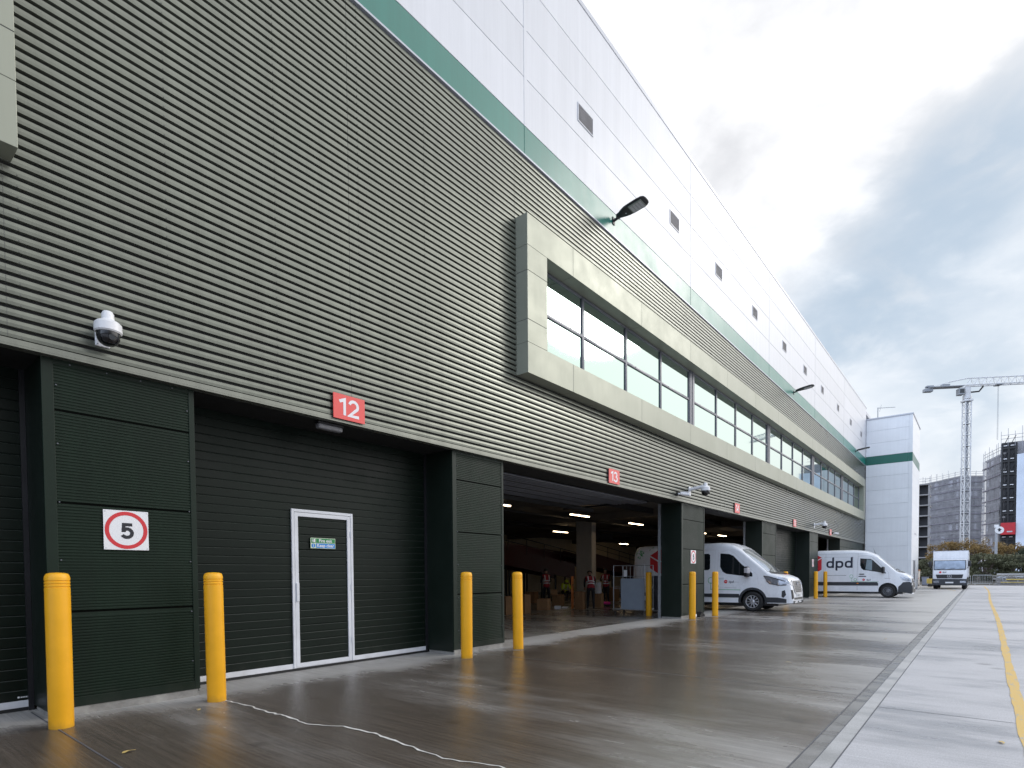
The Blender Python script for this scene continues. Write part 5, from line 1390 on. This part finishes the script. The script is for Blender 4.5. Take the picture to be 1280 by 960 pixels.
# fallen leaves on the wet apron
for i, (x, y, w_) in enumerate(((10.26,-5.17,'nearest the middle of the apron'),(2.74,-.85,'beside the second bollard'),(15.13,-6.0,'close to the drain channel'),(6.53,-7.79,'on the pale slab near the yellow line'),(1.69,-2.0,'low at the left of the picture'))):
    vs = []; n_ = 9
    for k in range(n_):
        t_ = k/(n_-1); w = .035*math.sin(PI*t_)**.7*(1+.3*math.sin(9*t_)); vs += [((t_-.5)*.13, -w, .012*math.sin(3*t_)), ((t_-.5)*.13, w, .012*math.sin(3*t_+.8)+.004)]
    q = MB().add(vs, [(2*k,2*k+1,2*k+3,2*k+2) for k in range(n_-1)], True); q.tube([(-.065,0,.004),(-.10,.01,.003)],.003,5)
    o = q.build('fallen_leaf', M['leaf_litter']); o.location = (x, y, .010); o.scale = (.65,.65,.65); o.rotation_euler = (0,0,random.uniform(0,6))
    tag(o, 'small yellow fallen leaf lying '+w_, 'leaf', 'fallen leaves on the ground')
# ------------------------------------------------------------------ beyond the yard
rb = random.Random(11)
def foliage(name, mats_, parent, blobs, n, size, rnd, flat=.9):
    """leaf sized quads spread through clustered blobs; one mesh"""
    mb = MB()
    for i in range(n):
        c, r = blobs[rnd.randrange(len(blobs))]
        d = Vector((rnd.gauss(0,1), rnd.gauss(0,1), rnd.gauss(0,1))).normalized()*(rnd.random()**.4)
        p = Vector(c)+Vector((d.x*r[0], d.y*r[1], d.z*r[2]))
        if p.z < .05: p.z = rnd.uniform(.05,.4)
        a = Vector((rnd.gauss(0,1), rnd.gauss(0,1), rnd.gauss(0,.6))).normalized(); b_ = a.orthogonal().normalized(); b_ = Matrix.Rotation(rnd.uniform(0,6.3), 3, a) @ b_
        c_ = a.cross(b_); s_ = size*rnd.uniform(.5,1.4)
        mb.add([p-b_*s_, p+c_*s_*.55, p+b_*s_, p-c_*s_*.55], [(0,1,2,3)])
    return mb.build(name, mats_, parent, fixn=False)
def tree(name, lab, loc, h, w, m_, n, size, cat='tree', group=None, stems=3):
    t_ = thing(name, lab, cat, loc, 0, group); tr = MB()
    blobs = []
    for k in range(stems):
        a = rb.uniform(0, 6.3); tip = Vector((math.cos(a)*w*.25, math.sin(a)*w*.25, h*.62))
        tr.tube([(0,0,-.05),tip*.35+Vector((.1,0,0)),tip*.7,tip],[.16,.12,.08,.04],7)
        for q in range(7):
            b_ = rb.uniform(0, 6.3); e = tip*rb.uniform(.55,1.)+Vector((math.cos(b_)*w*rb.uniform(.2,.5), math.sin(b_)*w*rb.uniform(.2,.5), h*rb.uniform(.0,.33)))
            s_ = tip*rb.uniform(.4,.9); tr.tube([s_, s_.lerp(e,.5)+Vector((0,0,.15)), e],[.05,.035,.012],5)
            blobs.append((e, (w*rb.uniform(.10,.2), w*rb.uniform(.10,.2), h*rb.uniform(.07,.15))))
    tr.build('trunk', M['bark'], t_)
    foliage('crown', m_, t_, blobs, int(n*2.4), size*.62, rb)
    return t_
# earth bank under the planting
struct(MB().add([(79,-60,.0),(79,12,.0),(92,12,1.3),(92,-60,1.3),(300,12,1.5),(300,-60,1.5),(79,-60,-.1),(79,12,-.1)], [(0,3,2,1),(3,5,4,2),(6,0,1,7)]), 'terrain', M['ground'])
# dark hedge: separate dense shrubs side by side
hs = [(-1.2,2.7),(-3.4,2.9),(-5.6,3.0),(-7.9,3.1),(-10.2,3.0),(-12.6,3.2),(-15.2,3.1)]
words = ['leftmost of the row, beside the white block','behind the left edge of the lorry','behind the right edge of the lorry','above the crowd barrier','above the gap between barrier and plank pile','above the plank pile','at the right edge of the picture']
for (y, h), w in zip(hs, words):
    t_ = thing('hedge_shrub', 'dense dull green hedge shrub '+w, 'shrub', (83.5+rb.uniform(-.5,.8), y, 0), 0, 'hedge shrubs at the end of the yard')
    bl = []
    for k in range(34):
        bl.append((Vector((rb.uniform(-1.1,1.1), rb.uniform(-1.5,1.5), rb.uniform(.3,h+.15))), (rb.uniform(.3,.7), rb.uniform(.35,.75), rb.uniform(.15,.4))))
    tr = MB()
    for k in range(6):
        a = rb.uniform(0,6.3); tr.tube([(0,0,0),(math.cos(a)*.5,math.sin(a)*.5,h*.5),(math.cos(a)*1.1,math.sin(a)*1.1,h*.9)],[.07,.05,.02],6)
    tr.build('stem', M['bark'], t_)
    foliage('foliage', M['leaf_olive'], t_, bl, 8200, .085, rb)
bs = thing('dark_bush', 'rounded very dark green bush at the right edge behind the hedge', 'shrub', (86.5,-11.9,0))
bl = [(Vector((rb.uniform(-.8,.8), rb.uniform(-1.1,1.1), 3.2+rb.uniform(-.9,.7))), (.6,.7,.5)) for k in range(24)]
MB().tube([(0,0,0),(.1,0,2),(0,0,3.4)],[.12,.1,.05],7).build('stem', M['bark'], bs)
foliage('foliage', M['leaf_dark'], bs, bl, 6000, .08, rb)
for y, h, w, lab in ((-3.6,5.3,3.4,'thin brown autumn tree left of the crane mast, above the lorry'),(-5.9,5.9,3.6,'rusty autumn tree at the foot of the crane mast'),(-8.1,5.8,3.4,'golden brown autumn tree between crane mast and sign post'),(-10.6,5.0,2.6,'low reddish bare shrub tree right of the sign post')):
    tree('autumn_tree', lab, (94+rb.uniform(-1,1), y, .8), h-.8, w, M['leaf_autumn'], 2300, .12, 'tree', 'autumn trees behind the hedge', 4)

# crowd barriers, plank pile, crates at the end of the yard
def barrier(y0, y1, lab):
    o = thing('crowd_barrier', lab, 'barrier', (78.2, y0, 0), 0, 'galvanised crowd barriers at the yard end')
    w = y1-y0; f = MB().tube([(0,0,.15),(0,0,1.0),(0,.06,1.07),(0,w-.06,1.07),(0,w,1.0),(0,w,.15)],.022,8).tube([(0,0,.2),(0,w,.2)],.018,8); f.build('frame', M['galv'], o)
    b_ = MB(); n_ = int(abs(w)/.13)
    for k in range(1, n_): b_.tube([(0,w*k/n_,.2),(0,w*k/n_,1.06)],.009,6)
    b_.build('bars', M['galv'], o)
    for yy in (.2*math.copysign(1,w), w-.2*math.copysign(1,w)): MB().tube([(-.3,yy,.02),(0,yy,.18),(.3,yy,.02)],.02,6).build('foot', M['galv'], o)
barrier(-6.75, -5.2, 'galvanised crowd barrier half hidden behind the lorry')
barrier(-8.55, -6.95, 'galvanised crowd barrier standing free between lorry and plank pile')
pp = thing('plank_pile', 'long low pile of grey boards and scaffold parts with one yellow edged layer', 'plank pile', (78.0, -10.6, 0))
q = MB()
for k in range(9):
    z = .10+.105*k; q.bbox(-.5+rb.uniform(-.1,.1), -1.9+rb.uniform(-.15,.3), z, .5, 1.95+rb.uniform(-.35,.1), z+.075, .01)
q.build('boards', M['plank'], pp)
q = MB()
for k in range(10):
    y = rb.uniform(-1.6,1.4); q.tube([(-.55,y,.2),(-.56,y+rb.uniform(-.4,.4),1.05)],.024,6)
for k in range(7): q.tube([(rb.uniform(-.4,.4),-1.8,1.10+.02*k),(rb.uniform(-.4,.4),1.7,1.09+.02*k)],.024,6)
q.build('scaffold_tubes', M['galv'], pp)
MB().bbox(-.62,-1.8,.58,-.57,1.0,.68,.006).bbox(-.61,-1.9,.30,-.56,1.4,.36,.006).build('yellow_edge', M['yellow_dull'], pp)
for y in (-1.5,0,1.5): MB().box(-.5,y-.05,.0,.5,y+.05,.09).build('bearer', M['plank'], pp)
q = MB()
for k in range(26):
    y = rb.uniform(-1.7,1.7); q.obox(Matrix.Translation((-.58+rb.uniform(-.02,.1), y, rb.uniform(.75,1.0))) @ Matrix.Rotation(rb.uniform(-.4,.4),4,'X'), .06, rb.uniform(.1,.4), rb.uniform(.03,.09), .005)
q.build('fittings', M['galv'], pp)
cr = thing('site_box', 'tall pale site box with rusty orange top beside the white end block', 'site box', (74.5,-1.85,0))
MB().bbox(-.5,-.75,.10,.5,.55,1.55,.02).build('box', M['wood_crate'], cr); MB().bbox(-.52,-.77,1.555,.52,.57,1.70,.02).build('lid', mat('rusty_top', (.42,.20,.10), .7, var=.5, scale=6), cr)
MB().box(-.506,-.7,.74,-.501,.5,.80).build('stripe', M['red'], cr)
q = MB(); q.box(-.4,-.7,.0,-.2,.5,.095).box(.2,-.7,0,.4,.5,.095); q.build('skid', M['black'], cr)
wt = thing('wheelie_bin', 'small blue grey bin between the site box and the lorry', 'bin', (75,-3.05,0))
MB().prism([(-.24,.08),(.24,.08),(.30,.92),(-.30,.92)], Matrix.Translation((.28,0,0)) @ Matrix.Rotation(R(90),4,'Z') @ Matrix.Rotation(R(90),4,'X'), -.56).build('tub', mat('blue_grey_plastic', (.22,.25,.32), .5), wt)
MB().bbox(-.32,-.33,.925,.32,.33,.99,.02).build('lid', M['trim'], wt)
MB().cyl((.2,-.3,.08),(.2,.3,.08),.08,n=12).build('wheel', M['black'], wt)
sw = thing('pallet_truck', 'small yellow pallet truck peeping out left of the lorry', 'pallet truck', (70.5,-3.75,0))
MB().bbox(-.35,-.3,.30,.30,.3,.78,.05).build('motor_cover', M['yellow_dull'], sw); MB().tube([(-.3,0,.75),(-.5,0,1.15),(-.55,-.15,1.2)],.03,6).build('tiller', M['black'], sw)
MB().bbox(.3,-.3,.06,1.4,-.1,.14,.01).bbox(.3,.1,.06,1.4,.3,.14,.01).build('fork', M['black'], sw); MB().cyl((-.1,-.2,.12),(-.1,.2,.12),.12,n=14).build('wheel', M['black'], sw)
sp = thing('sign_post', 'grey post with small round white arrow sign, in front of the red hoist', 'sign post', (88,-8.95,0))
MB().cyl((0,0,0),(0,0,6.75),.16,.13,n=12).build('post', M['dpost'], sp)
Ms = Matrix.Translation((-.20,-.27,6.25)) @ Matrix.Rotation(R(-90),4,'Y')
d_ = MB().lathe([(.42,0),(.42,.03),(0,.03)],28,Ms).build('sign_disc', M['white'], sp)
MB().prism([(-.16,-.10),(.02,-.10),(.02,-.22),(.24,.0),(.02,.22),(.02,.10),(-.16,.10)], Ms @ Matrix.Translation((0,0,.031)), .004).build('arrow', M['black_ink'], d_)
MB().bbox(-.16,-.2,6.55,-.10,.2,6.9,.02).build('lamp', M['white'], sp)

# ---- tower crane
cr = thing('tower_crane', 'white lattice tower crane with grey counterweights standing behind the autumn trees', 'crane', (150, -4.95, 0), R(31))
k = 150/130.; H = 35.9; hw = .54
m_ = MB()
for sx in (-hw, hw):
    for sy in (-hw, hw): m_.box(sx-.07, sy-.07, 0, sx+.07, sy+.07, H)
n_ = 16; st = H/n_
for i in range(n_):
    z = i*st
    for a, b_ in (((-hw,-hw),(-hw,hw)),((-hw,hw),(hw,hw)),((hw,hw),(hw,-hw)),((hw,-hw),(-hw,-hw))):
        m_.tube([(a[0],a[1],z),(b_[0],b_[1],z+st)],.035,4).tube([(b_[0],b_[1],z),(a[0],a[1],z+st)],.035,4)
        m_.tube([(a[0],a[1],z),(b_[0],b_[1],z)],.07,4)
m_.build('mast', M['crane'], cr)
q = MB()
for i in range(0, n_+1, 2): q.box(-hw,-hw*.8,i*st-.06,hw,hw*.8,i*st+.06)
q.box(-.22,-.2,0,-.12,.2,H); q.build('platform', M['crane_grey'], cr)
q = MB().bbox(-.8,-.8,H,.8,.8,H+.4,.05).cyl((0,0,H+.6),(0,0,H+1.2),.75,n=20).bbox(-.4,-.5,H+1.2,.4,.5,H+3.1,.05); q.build('slewing_ring', M['crane'], cr)
q = MB().bbox(-.9,.9,H+1.3,.3,1.9,H+2.6,.06); cb = q.build('cab', M['crane_grey'], cr); MB().bbox(-.93,1.0,H+1.6,-.89,1.8,H+2.4,.01).build('window', M['glass_dark'], cb)
z = H+3.1
q = MB()     # jib towards -y (to the right), counter jib towards +y
JL = 46.
for sx in (-.55,.55): q.tube([(sx,7.2,z),(sx,0,z+.15),(sx,-JL,z+.15)],.13,5)
q.tube([(0,3.6,z+1.0),(0,0,z+1.65),(0,-JL,z+1.5)],.13,5)
for i in range(34):
    y0 = -i*JL/34; y1 = -(i+1)*JL/34; ym = (y0+y1)/2; zb0 = z+.15; zb1 = z+.15; zt = z+1.65-.15*(-ym/JL)
    for sx in (-.55,.55): q.tube([(sx,y0,zb0),(0,ym,zt),(sx,y1,zb1)],.07,4)
    q.tube([(-.55,y0,zb0),(.55,y0,zb0)],.04,4)
q.tube([(0,3.6,z+1.0),(0,7.,z+.2)],.06,5)
q.build('jib', M['crane'], cr)
q = MB().bbox(-.8,1.0,z-.05,.8,7.3,z+.12,.02).bbox(-.5,3.4,z+.12,.5,4.8,z+.6,.06); q.build('counter_jib', M['crane_grey'], cr)
q = MB().bbox(-.5,6.5,z-.8,.5,8.1,z-.1,.1).bbox(-.4,6.3,z+.13,.4,7.7,z+.5,.1); q.build('counterweight', M['crane_grey'], cr)
q = MB().bbox(-.7,-6.2,z-.1,.7,-5.2,z+.1,.05); tr_ = q.build('trolley', M['crane_grey'], cr); MB().tube([(-.2,-5.5,z),(-.2,-5.5,z-11)],.025,4).tube([(.2,-5.9,z),(.2,-5.9,z-11)],.025,4).build('hoist_rope', M['crane_grey'], cr)
q = MB().tube([(0,-.6,z-1.2),(0,-2.2,z-1.1),(0,-2.9,z-.2),(0,-2.9,z)],.16,8); q.build('cable_loop', M['black'], cr)

# ---- wrapped buildings under construction
def wrapped(name, lab, pts, H, floors, steps=None, winp=.75, nb=5):
    """pts: footprint corners of the visible faces, in order"""
    o = thing(name, lab, 'building', (pts[0][0], pts[0][1], 0)); O = Vector((pts[0][0], pts[0][1], 0))
    P = [Vector((p[0], p[1], 0))-O for p in pts]
    for (a, b_) in zip(P[:-1], P[1:]):
        d = (b_-a); L_ = d.length; d.normalize(); n = Vector((d.y, -d.x, 0))
        if n.x > 0: n = -n
        Mx = Matrix(((d.x, -n.x, 0, a.x), (d.y, -n.y, 0, a.y), (0, 0, 1, 0), (0, 0, 0, 1)))   # local u along the face, v into the building
        core = MB(); fh = H/floors
        def put(mb, x0, y0, z0, x1, y1, z1):
            t0 = len(mb.v); mb.box(x0, y0, z0, x1, y1, z1); mb.v[t0:] = [tuple(Mx @ Vector(p)) for p in mb.v[t0:]]
        for i in range(floors): put(core, .05, .45, i*fh, L_-.05, .8, (i+1)*fh-.3)
        core.build('wall', M['wrapped_wall'], o)
        sl = MB()
        for i in range(floors+1): put(sl, .0, .32, i*fh-.28, L_, 6, i*fh)
        sl.build('floor_slab', M['slab'], o)
        for i in range(floors):
            for j in range(nb):
                if rb.random() < winp:
                    w = MB(); u = L_*(j+.5)/nb; put(w, u-L_/nb*.24, .38, i*fh+.6, u+L_/nb*.24, .449, (i+1)*fh-.6)
                    w.build('window', M['winlight'] if rb.random() < .6 else M['void'], o)
        sc = MB()
        nv = max(3, int(L_/2.0))
        for j in range(nv+1):
            u = L_*j/nv
            for v_ in (.03, .25):
                sc.tube([Mx @ Vector((u,v_,0)), Mx @ Vector((u,v_,H+rb.uniform(.8,2.2)))],.045,4)
        for i in range(int(H/2)+1):
            for v_ in (.03,.25): sc.tube([Mx @ Vector((0,v_,i*2.)), Mx @ Vector((L_,v_,i*2.))],.045,4)
            if i % 1 == 0: put(sc, 0, .05, i*2.-.09, L_, .3, i*2.-.03)
        for zz in (H+.5, H+1.0): sc.tube([Mx @ Vector((0,.05,zz)), Mx @ Vector((L_,.05,zz))],.04,4)
        sc.build('scaffolding', M['scaf'], o)
        nx = max(2, int(L_/1.2)); nz = int(H/1.2); ws = []
        for j in range(nz+1):
            for i in range(nx+1): ws.append(Mx @ Vector((L_*i/nx, -.08+rb.uniform(-.05,.05), (H-.2)*j/nz)))
        MB().add(ws, [(j*(nx+1)+i, j*(nx+1)+i+1, (j+1)*(nx+1)+i+1, (j+1)*(nx+1)+i) for j in range(nz) for i in range(nx)], True).build('netting', M['net'], o)
        tb = MB()
        for i in range(1, int(H/2)+1): put(tb, 0, -.17, i*2.-.13, L_, -.14, i*2.+.07)
        tb.build('toe_boards', M['toe_board'], o)
    if len(P) > 2: MB().add([P[0]+Vector((0,0,H-.3)), P[1]+Vector((0,0,H-.3)), P[2]+Vector((0,0,H-.3)), P[2]+Vector((25,0,H-.3)), P[0]+Vector((25,0,H-.3))], [(0,1,2,3,4)]).build('roof', M['slab'], o)
    return o
wrapped('wrapped_building', 'farther scaffolded building wrapped in grey purple netting behind the crane mast', [(193.4,4.6),(183.9,-3.4),(187.7,-7.9)], 25.5, 9)
wb = wrapped('wrapped_building', 'taller scaffolded building in grey netting with red hoist and white sheeting', [(136.9,-7.7),(129.,-10.0)], 21.6, 8, nb=4)
o = wb; O = Vector((136.9,-7.7,0))
# upper step, hoist mast and white sheeting of the same building
q = MB(); q.bbox(129.2-O.x, -12.1-O.y, 0, 131.4-O.x, -10.05-O.y, 23.2, .05); q.build('hoist_bay', M['void'], o)
q = MB()
for y in (-10.15,-11.0,-11.9):
    q.box(128.9-O.x, y-.12-O.y, 0, 129.15-O.x, y+.12-O.y, 22.6)
for i in range(11):
    q.box(128.92-O.x, -11.9-O.y, 2.2*i+.1, 129.1-O.x, -10.1-O.y, 2.2*i+.35)
    q.tube([(128.95-O.x,-10.15-O.y,2.2*i+.3),(128.95-O.x,-11.0-O.y,2.2*i+2.3)],.07,4).tube([(128.95-O.x,-11.0-O.y,2.2*i+.3),(128.95-O.x,-11.9-O.y,2.2*i+2.3)],.07,4)
hm = q.build('hoist_mast', M['black_steel'], o)
q = MB()
for i in range(11):
    for y in (-10.55,-11.45): q.box(128.86-O.x, y-.22-O.y, 2.2*i+.6, 128.9-O.x, y+.22-O.y, 2.2*i+.72)
mix(hm, q, M['white'])
q = MB().bbox(128.0-O.x,-12.0-O.y,7.6,128.85-O.x,-10.1-O.y,9.6,.05); hc = q.build('hoist_cage', M['hoist_red'], o)
mix(hc, MB().box(127.985-O.x,-11.6-O.y,8.0,127.995-O.x,-10.9-O.y,8.22), M['vent_grey'])
nx, nz = 22, 24; ws = []
for j in range(nz+1):
    for i in range(nx+1):
        u = i/nx; ws.append((128.4+5*0-O.x-.0*u+rb.uniform(-.10,.10), -12.05-9*u-O.y, 21.0*j/nz+.6*u))
MB().add(ws, [(j*(nx+1)+i, j*(nx+1)+i+1, (j+1)*(nx+1)+i+1, (j+1)*(nx+1)+i) for j in range(nz) for i in range(nx)], True).build('white_sheeting', M['sheet'], o)
q = MB().box(128.6-O.x,-21-O.y,0,137-O.x,-12.06-O.y,20.8).box(130-O.x,-21-O.y,20.8,140-O.x,-10.1-O.y,23.4); q.build('concrete_core', M['slab'], o)
q = MB()
for k_ in range(10):
    y = -10.-.9*k_; q.tube([(129.2-O.x,y-O.y,21.5),(129.2-O.x,y-O.y,25.0+rb.uniform(-.3,1.4))],.045,4)
for zz in (23.9,24.5): q.tube([(129.2-O.x,-10-O.y,zz),(129.2-O.x,-20-O.y,zz)],.045,4)
q.build('roof_guardrail', M['scaf'], o)
ws = []
for j in range(3):
    for i in range(10): ws.append((129.3-O.x, -10.1-1.1*i-O.y, 21.2+j*1.0))
MB().add(ws, [(j*10+i, j*10+i+1, (j+1)*10+i+1, (j+1)*10+i) for j in range(2) for i in range(9)], True).build('upper_netting', M['net'], o)
cb = thing('concrete_frame', 'bare dark concrete frame building between the white end block and the wrapped building', 'building', (166,3.2,0))
q = MB(); fh = 2.45
for i in range(10): q.box(0,-1.3,i*fh-.28,6,4,i*fh)
for y in (-1.2,.9,3.0):
    q.box(.1,y-.2,0,.5,y+.2,22.)
q.build('slabs_and_columns', M['slab'], cb)
MB().box(1.5,-1.25,0,1.7,4,21.9).build('inner_wall', M['void'], cb)
q = MB()
for zz in (22.6,23.2): q.tube([(0,-1.3,zz),(0,4,zz)],.05,4)
for y in (-1.3,0,1.3,2.6,4): q.tube([(0,y,22),(0,y,23.6)],.05,4)
q.build('guardrail', M['scaf'], cb)
# low neighbours so that the sides of the yard are not empty when the camera steps aside
wl = thing('boundary_fence', 'grey palisade fence along the far side of the yard', 'fence', (-30,-31,0))
if False: pass
q = MB()
for i in range(0, 110):
    q.box(i*1.0,-.02,.05,i*1.0+.55,.02,2.2)
q.build('pales', M['galv'], wl); MB().box(0,.021,.5,110,.06,.56).box(0,.021,1.8,110,.06,1.86).build('rail', M['galv'], wl)

# ------------------------------------------------------------------ sky, sun, camera
W = bpy.data.worlds.new('World'); S.world = W; W.use_nodes = True
t = W.node_tree; L = t.links; bg = t.nodes['Background']; bg.inputs['Strength'].default_value = .1
SUN_EL, SUN_AZ = R(27), R(-30)       # azimuth measured from +x towards +y
sky = t.nodes.new('ShaderNodeTexSky'); sky.sky_type = 'NISHITA'; sky.sun_disc = False
sky.sun_elevation = SUN_EL; sky.sun_rotation = R(90)-SUN_AZ; sky.air_density = 1.0; sky.dust_density = 2.0
tc = t.nodes.new('ShaderNodeTexCoord'); G = tc.outputs['Generated']
def vdot(src, v):
    n = t.nodes.new('ShaderNodeVectorMath'); n.operation = 'DOT_PRODUCT'; L.new(src, n.inputs[0]); n.inputs[1].default_value = Vector(v).normalized(); return n.outputs['Value']
def mr(src, a, b_, c, d):
    n = t.nodes.new('ShaderNodeMapRange'); n.interpolation_type = 'SMOOTHSTEP'; L.new(src, n.inputs[0])
    for i, q in enumerate((a, b_, c, d)): n.inputs[i+1].default_value = q
    return n.outputs[0]
def mth(op, a, b_):
    n = t.nodes.new('ShaderNodeMath'); n.operation = op
    for i, q in enumerate((a, b_)):
        if isinstance(q, (int, float)): n.inputs[i].default_value = q
        else: L.new(q, n.inputs[i])
    return n.outputs[0]
mp = t.nodes.new('ShaderNodeMapping'); mp.inputs['Scale'].default_value = (1.,1.,1.9); mp.inputs['Rotation'].default_value = (R(14),R(-8),R(20)); L.new(G, mp.inputs[0])
n1 = N(t, 'ShaderNodeTexNoise', Scale=2.7, Detail=6., Roughness=.52, Distortion=.2); L.new(mp.outputs[0], n1.inputs['Vector'])
n2 = N(t, 'ShaderNodeTexNoise', Scale=6.5, Detail=6., Roughness=.55, Distortion=.3); L.new(mp.outputs[0], n2.inputs['Vector'])
n3 = N(t, 'ShaderNodeTexNoise', Scale=1.6, Detail=6., Roughness=.55); L.new(mp.outputs[0], n3.inputs['Vector'])
wob = mth('MULTIPLY', mth('SUBTRACT', n1.outputs['Fac'], .5), .26)
wob2 = mth('MULTIPLY', mth('SUBTRACT', n2.outputs['Fac'], .5), .14)
wb_ = mth('ADD', wob, wob2)
# blue-grey veil low on the right, brighter white cloud above, pale horizon
blue = mr(mth('ADD', vdot(G, (.953,.02,.29)), mth('MULTIPLY', wb_, .50)), .948, 1.005, 0, 1)
grey1 = mr(mth('ADD', vdot(G, (.795,.19,.560)), mth('MULTIPLY', wb_, .55)), .972, 1.01, 0, 1)
grey2 = mr(mth('ADD', vdot(G, (.868,-.01,.492)), mth('MULTIPLY', wb_, .60)), .980, 1.015, 0, 1)
up = vdot(G, (0,0,1))
col = t.nodes.new('ShaderNodeMix'); col.data_type = 'RGBA'; col.inputs[6].default_value = (12.4,12.4,12.5,1); col.inputs[7].default_value = (6.4,6.7,7.2,1)
L.new(mr(n1.outputs['Fac'], .50, .74, 0, .28), col.inputs[0])
def over(prev, fac, rgb):
    n = t.nodes.new('ShaderNodeMix'); n.data_type = 'RGBA'; L.new(prev, n.inputs[6]); n.inputs[7].default_value = (*rgb, 1); L.new(fac, n.inputs[0]); return n.outputs[2]
c = over(col.outputs[2], mth('MULTIPLY', grey1, .8), (8.1,8.15,8.4))
c = over(c, mth('MULTIPLY', grey2, .75), (9.0,9.15,9.4))
c = over(c, mth('MULTIPLY', mth('MULTIPLY', blue, .88), mr(n2.outputs['Fac'], .42, .72, 1., .45)), (4.7,6.1,7.6))
hz = mr(up, .02, .21, 1, 0)
c = over(c, mth('MULTIPLY', hz, .85), (8.7,9.0,9.8))
c = over(c, mth('MULTIPLY', mr(vdot(G, (-1,0,0)), .0, .5, 0, 1), .8), (6.6,8.2,11.0))
# thick bright cloud round the hidden sun, on the open side of the yard
lobe = mr(vdot(G, (math.cos(SUN_EL)*math.cos(SUN_AZ), math.cos(SUN_EL)*math.sin(SUN_AZ), math.sin(SUN_EL))), .30, .97, .38, 1.78)
lob2 = mr(up, -.05, .12, .75, 1.0)
sc_ = t.nodes.new('ShaderNodeVectorMath'); sc_.operation = 'SCALE'; L.new(c, sc_.inputs[0]); 
inframe = mr(vdot(G, (0,-1,0)), .03, .42, 0, 1)     # the picture's own part of the sky keeps plain cloud brightness
back = mr(vdot(G, (-1,0,.15)), .0, .6, 0, 1)
gain = mth('ADD', mth('ADD', 1., mth('MULTIPLY', back, 1.3)), mth('MULTIPLY', inframe, mth('SUBTRACT', mth('MULTIPLY', lobe, lob2), 1.)))
low = mth('MULTIPLY', mr(vdot(G, (-.30,-1,0)), .70, .93, 0, 1), mr(up, .06, .42, .62, 0))    # made-up dimming of the low sky on the open side, darkens reflections
gain = mth('MULTIPLY', gain, mth('SUBTRACT', 1., low))
L.new(gain, sc_.inputs['Scale'])
fin = t.nodes.new('ShaderNodeMix'); fin.data_type = 'RGBA'; fin.inputs[0].default_value = .86
L.new(sky.outputs[0], fin.inputs[6]); L.new(sc_.outputs[0], fin.inputs[7]); L.new(fin.outputs[2], bg.inputs['Color'])

sl = bpy.data.lights.new('sun', 'SUN'); sl.energy = .7; sl.angle = R(14); sl.color = (1.,.965,.91)
so = bpy.data.objects.new('sun', sl); COL.objects.link(so)
dv = Vector((math.cos(SUN_EL)*math.cos(SUN_AZ), math.cos(SUN_EL)*math.sin(SUN_AZ), math.sin(SUN_EL)))
so.rotation_euler = dv.to_track_quat('Z', 'Y').to_euler()

cam = bpy.data.cameras.new('camera'); co = bpy.data.objects.new('camera', cam); COL.objects.link(co); S.camera = co
cam.sensor_width = 36; cam.lens = 718.5785*36/1280; cam.shift_y = (738.924-480)/1280; cam.clip_end = 6000; cam.clip_start = .05
r = Vector((0.632075858388206, -0.7748720486302123, -0.007308727278430618)); u = Vector((0.027068600398890977, 0.012652340321628097, 0.999553504899478)); f = Vector((0.7744335995521228, 0.6319914766324017, -0.028971940714054022))
co.matrix_world = Matrix(((r.x,u.x,-f.x,0),(r.y,u.y,-f.y,-7.6375),(r.z,u.z,-f.z,1.5),(0,0,0,1)))

S.view_settings.view_transform = 'Standard'; S.view_settings.look = 'None'; S.view_settings.exposure = 0; S.view_settings.gamma = 1; S.view_settings.use_curve_mapping = False
S.render.engine = 'CYCLES'
S.cycles.use_denoising = True
S.cycles.max_bounces = 6; S.cycles.transparent_max_bounces = 8; S.cycles.sample_clamp_indirect = 6
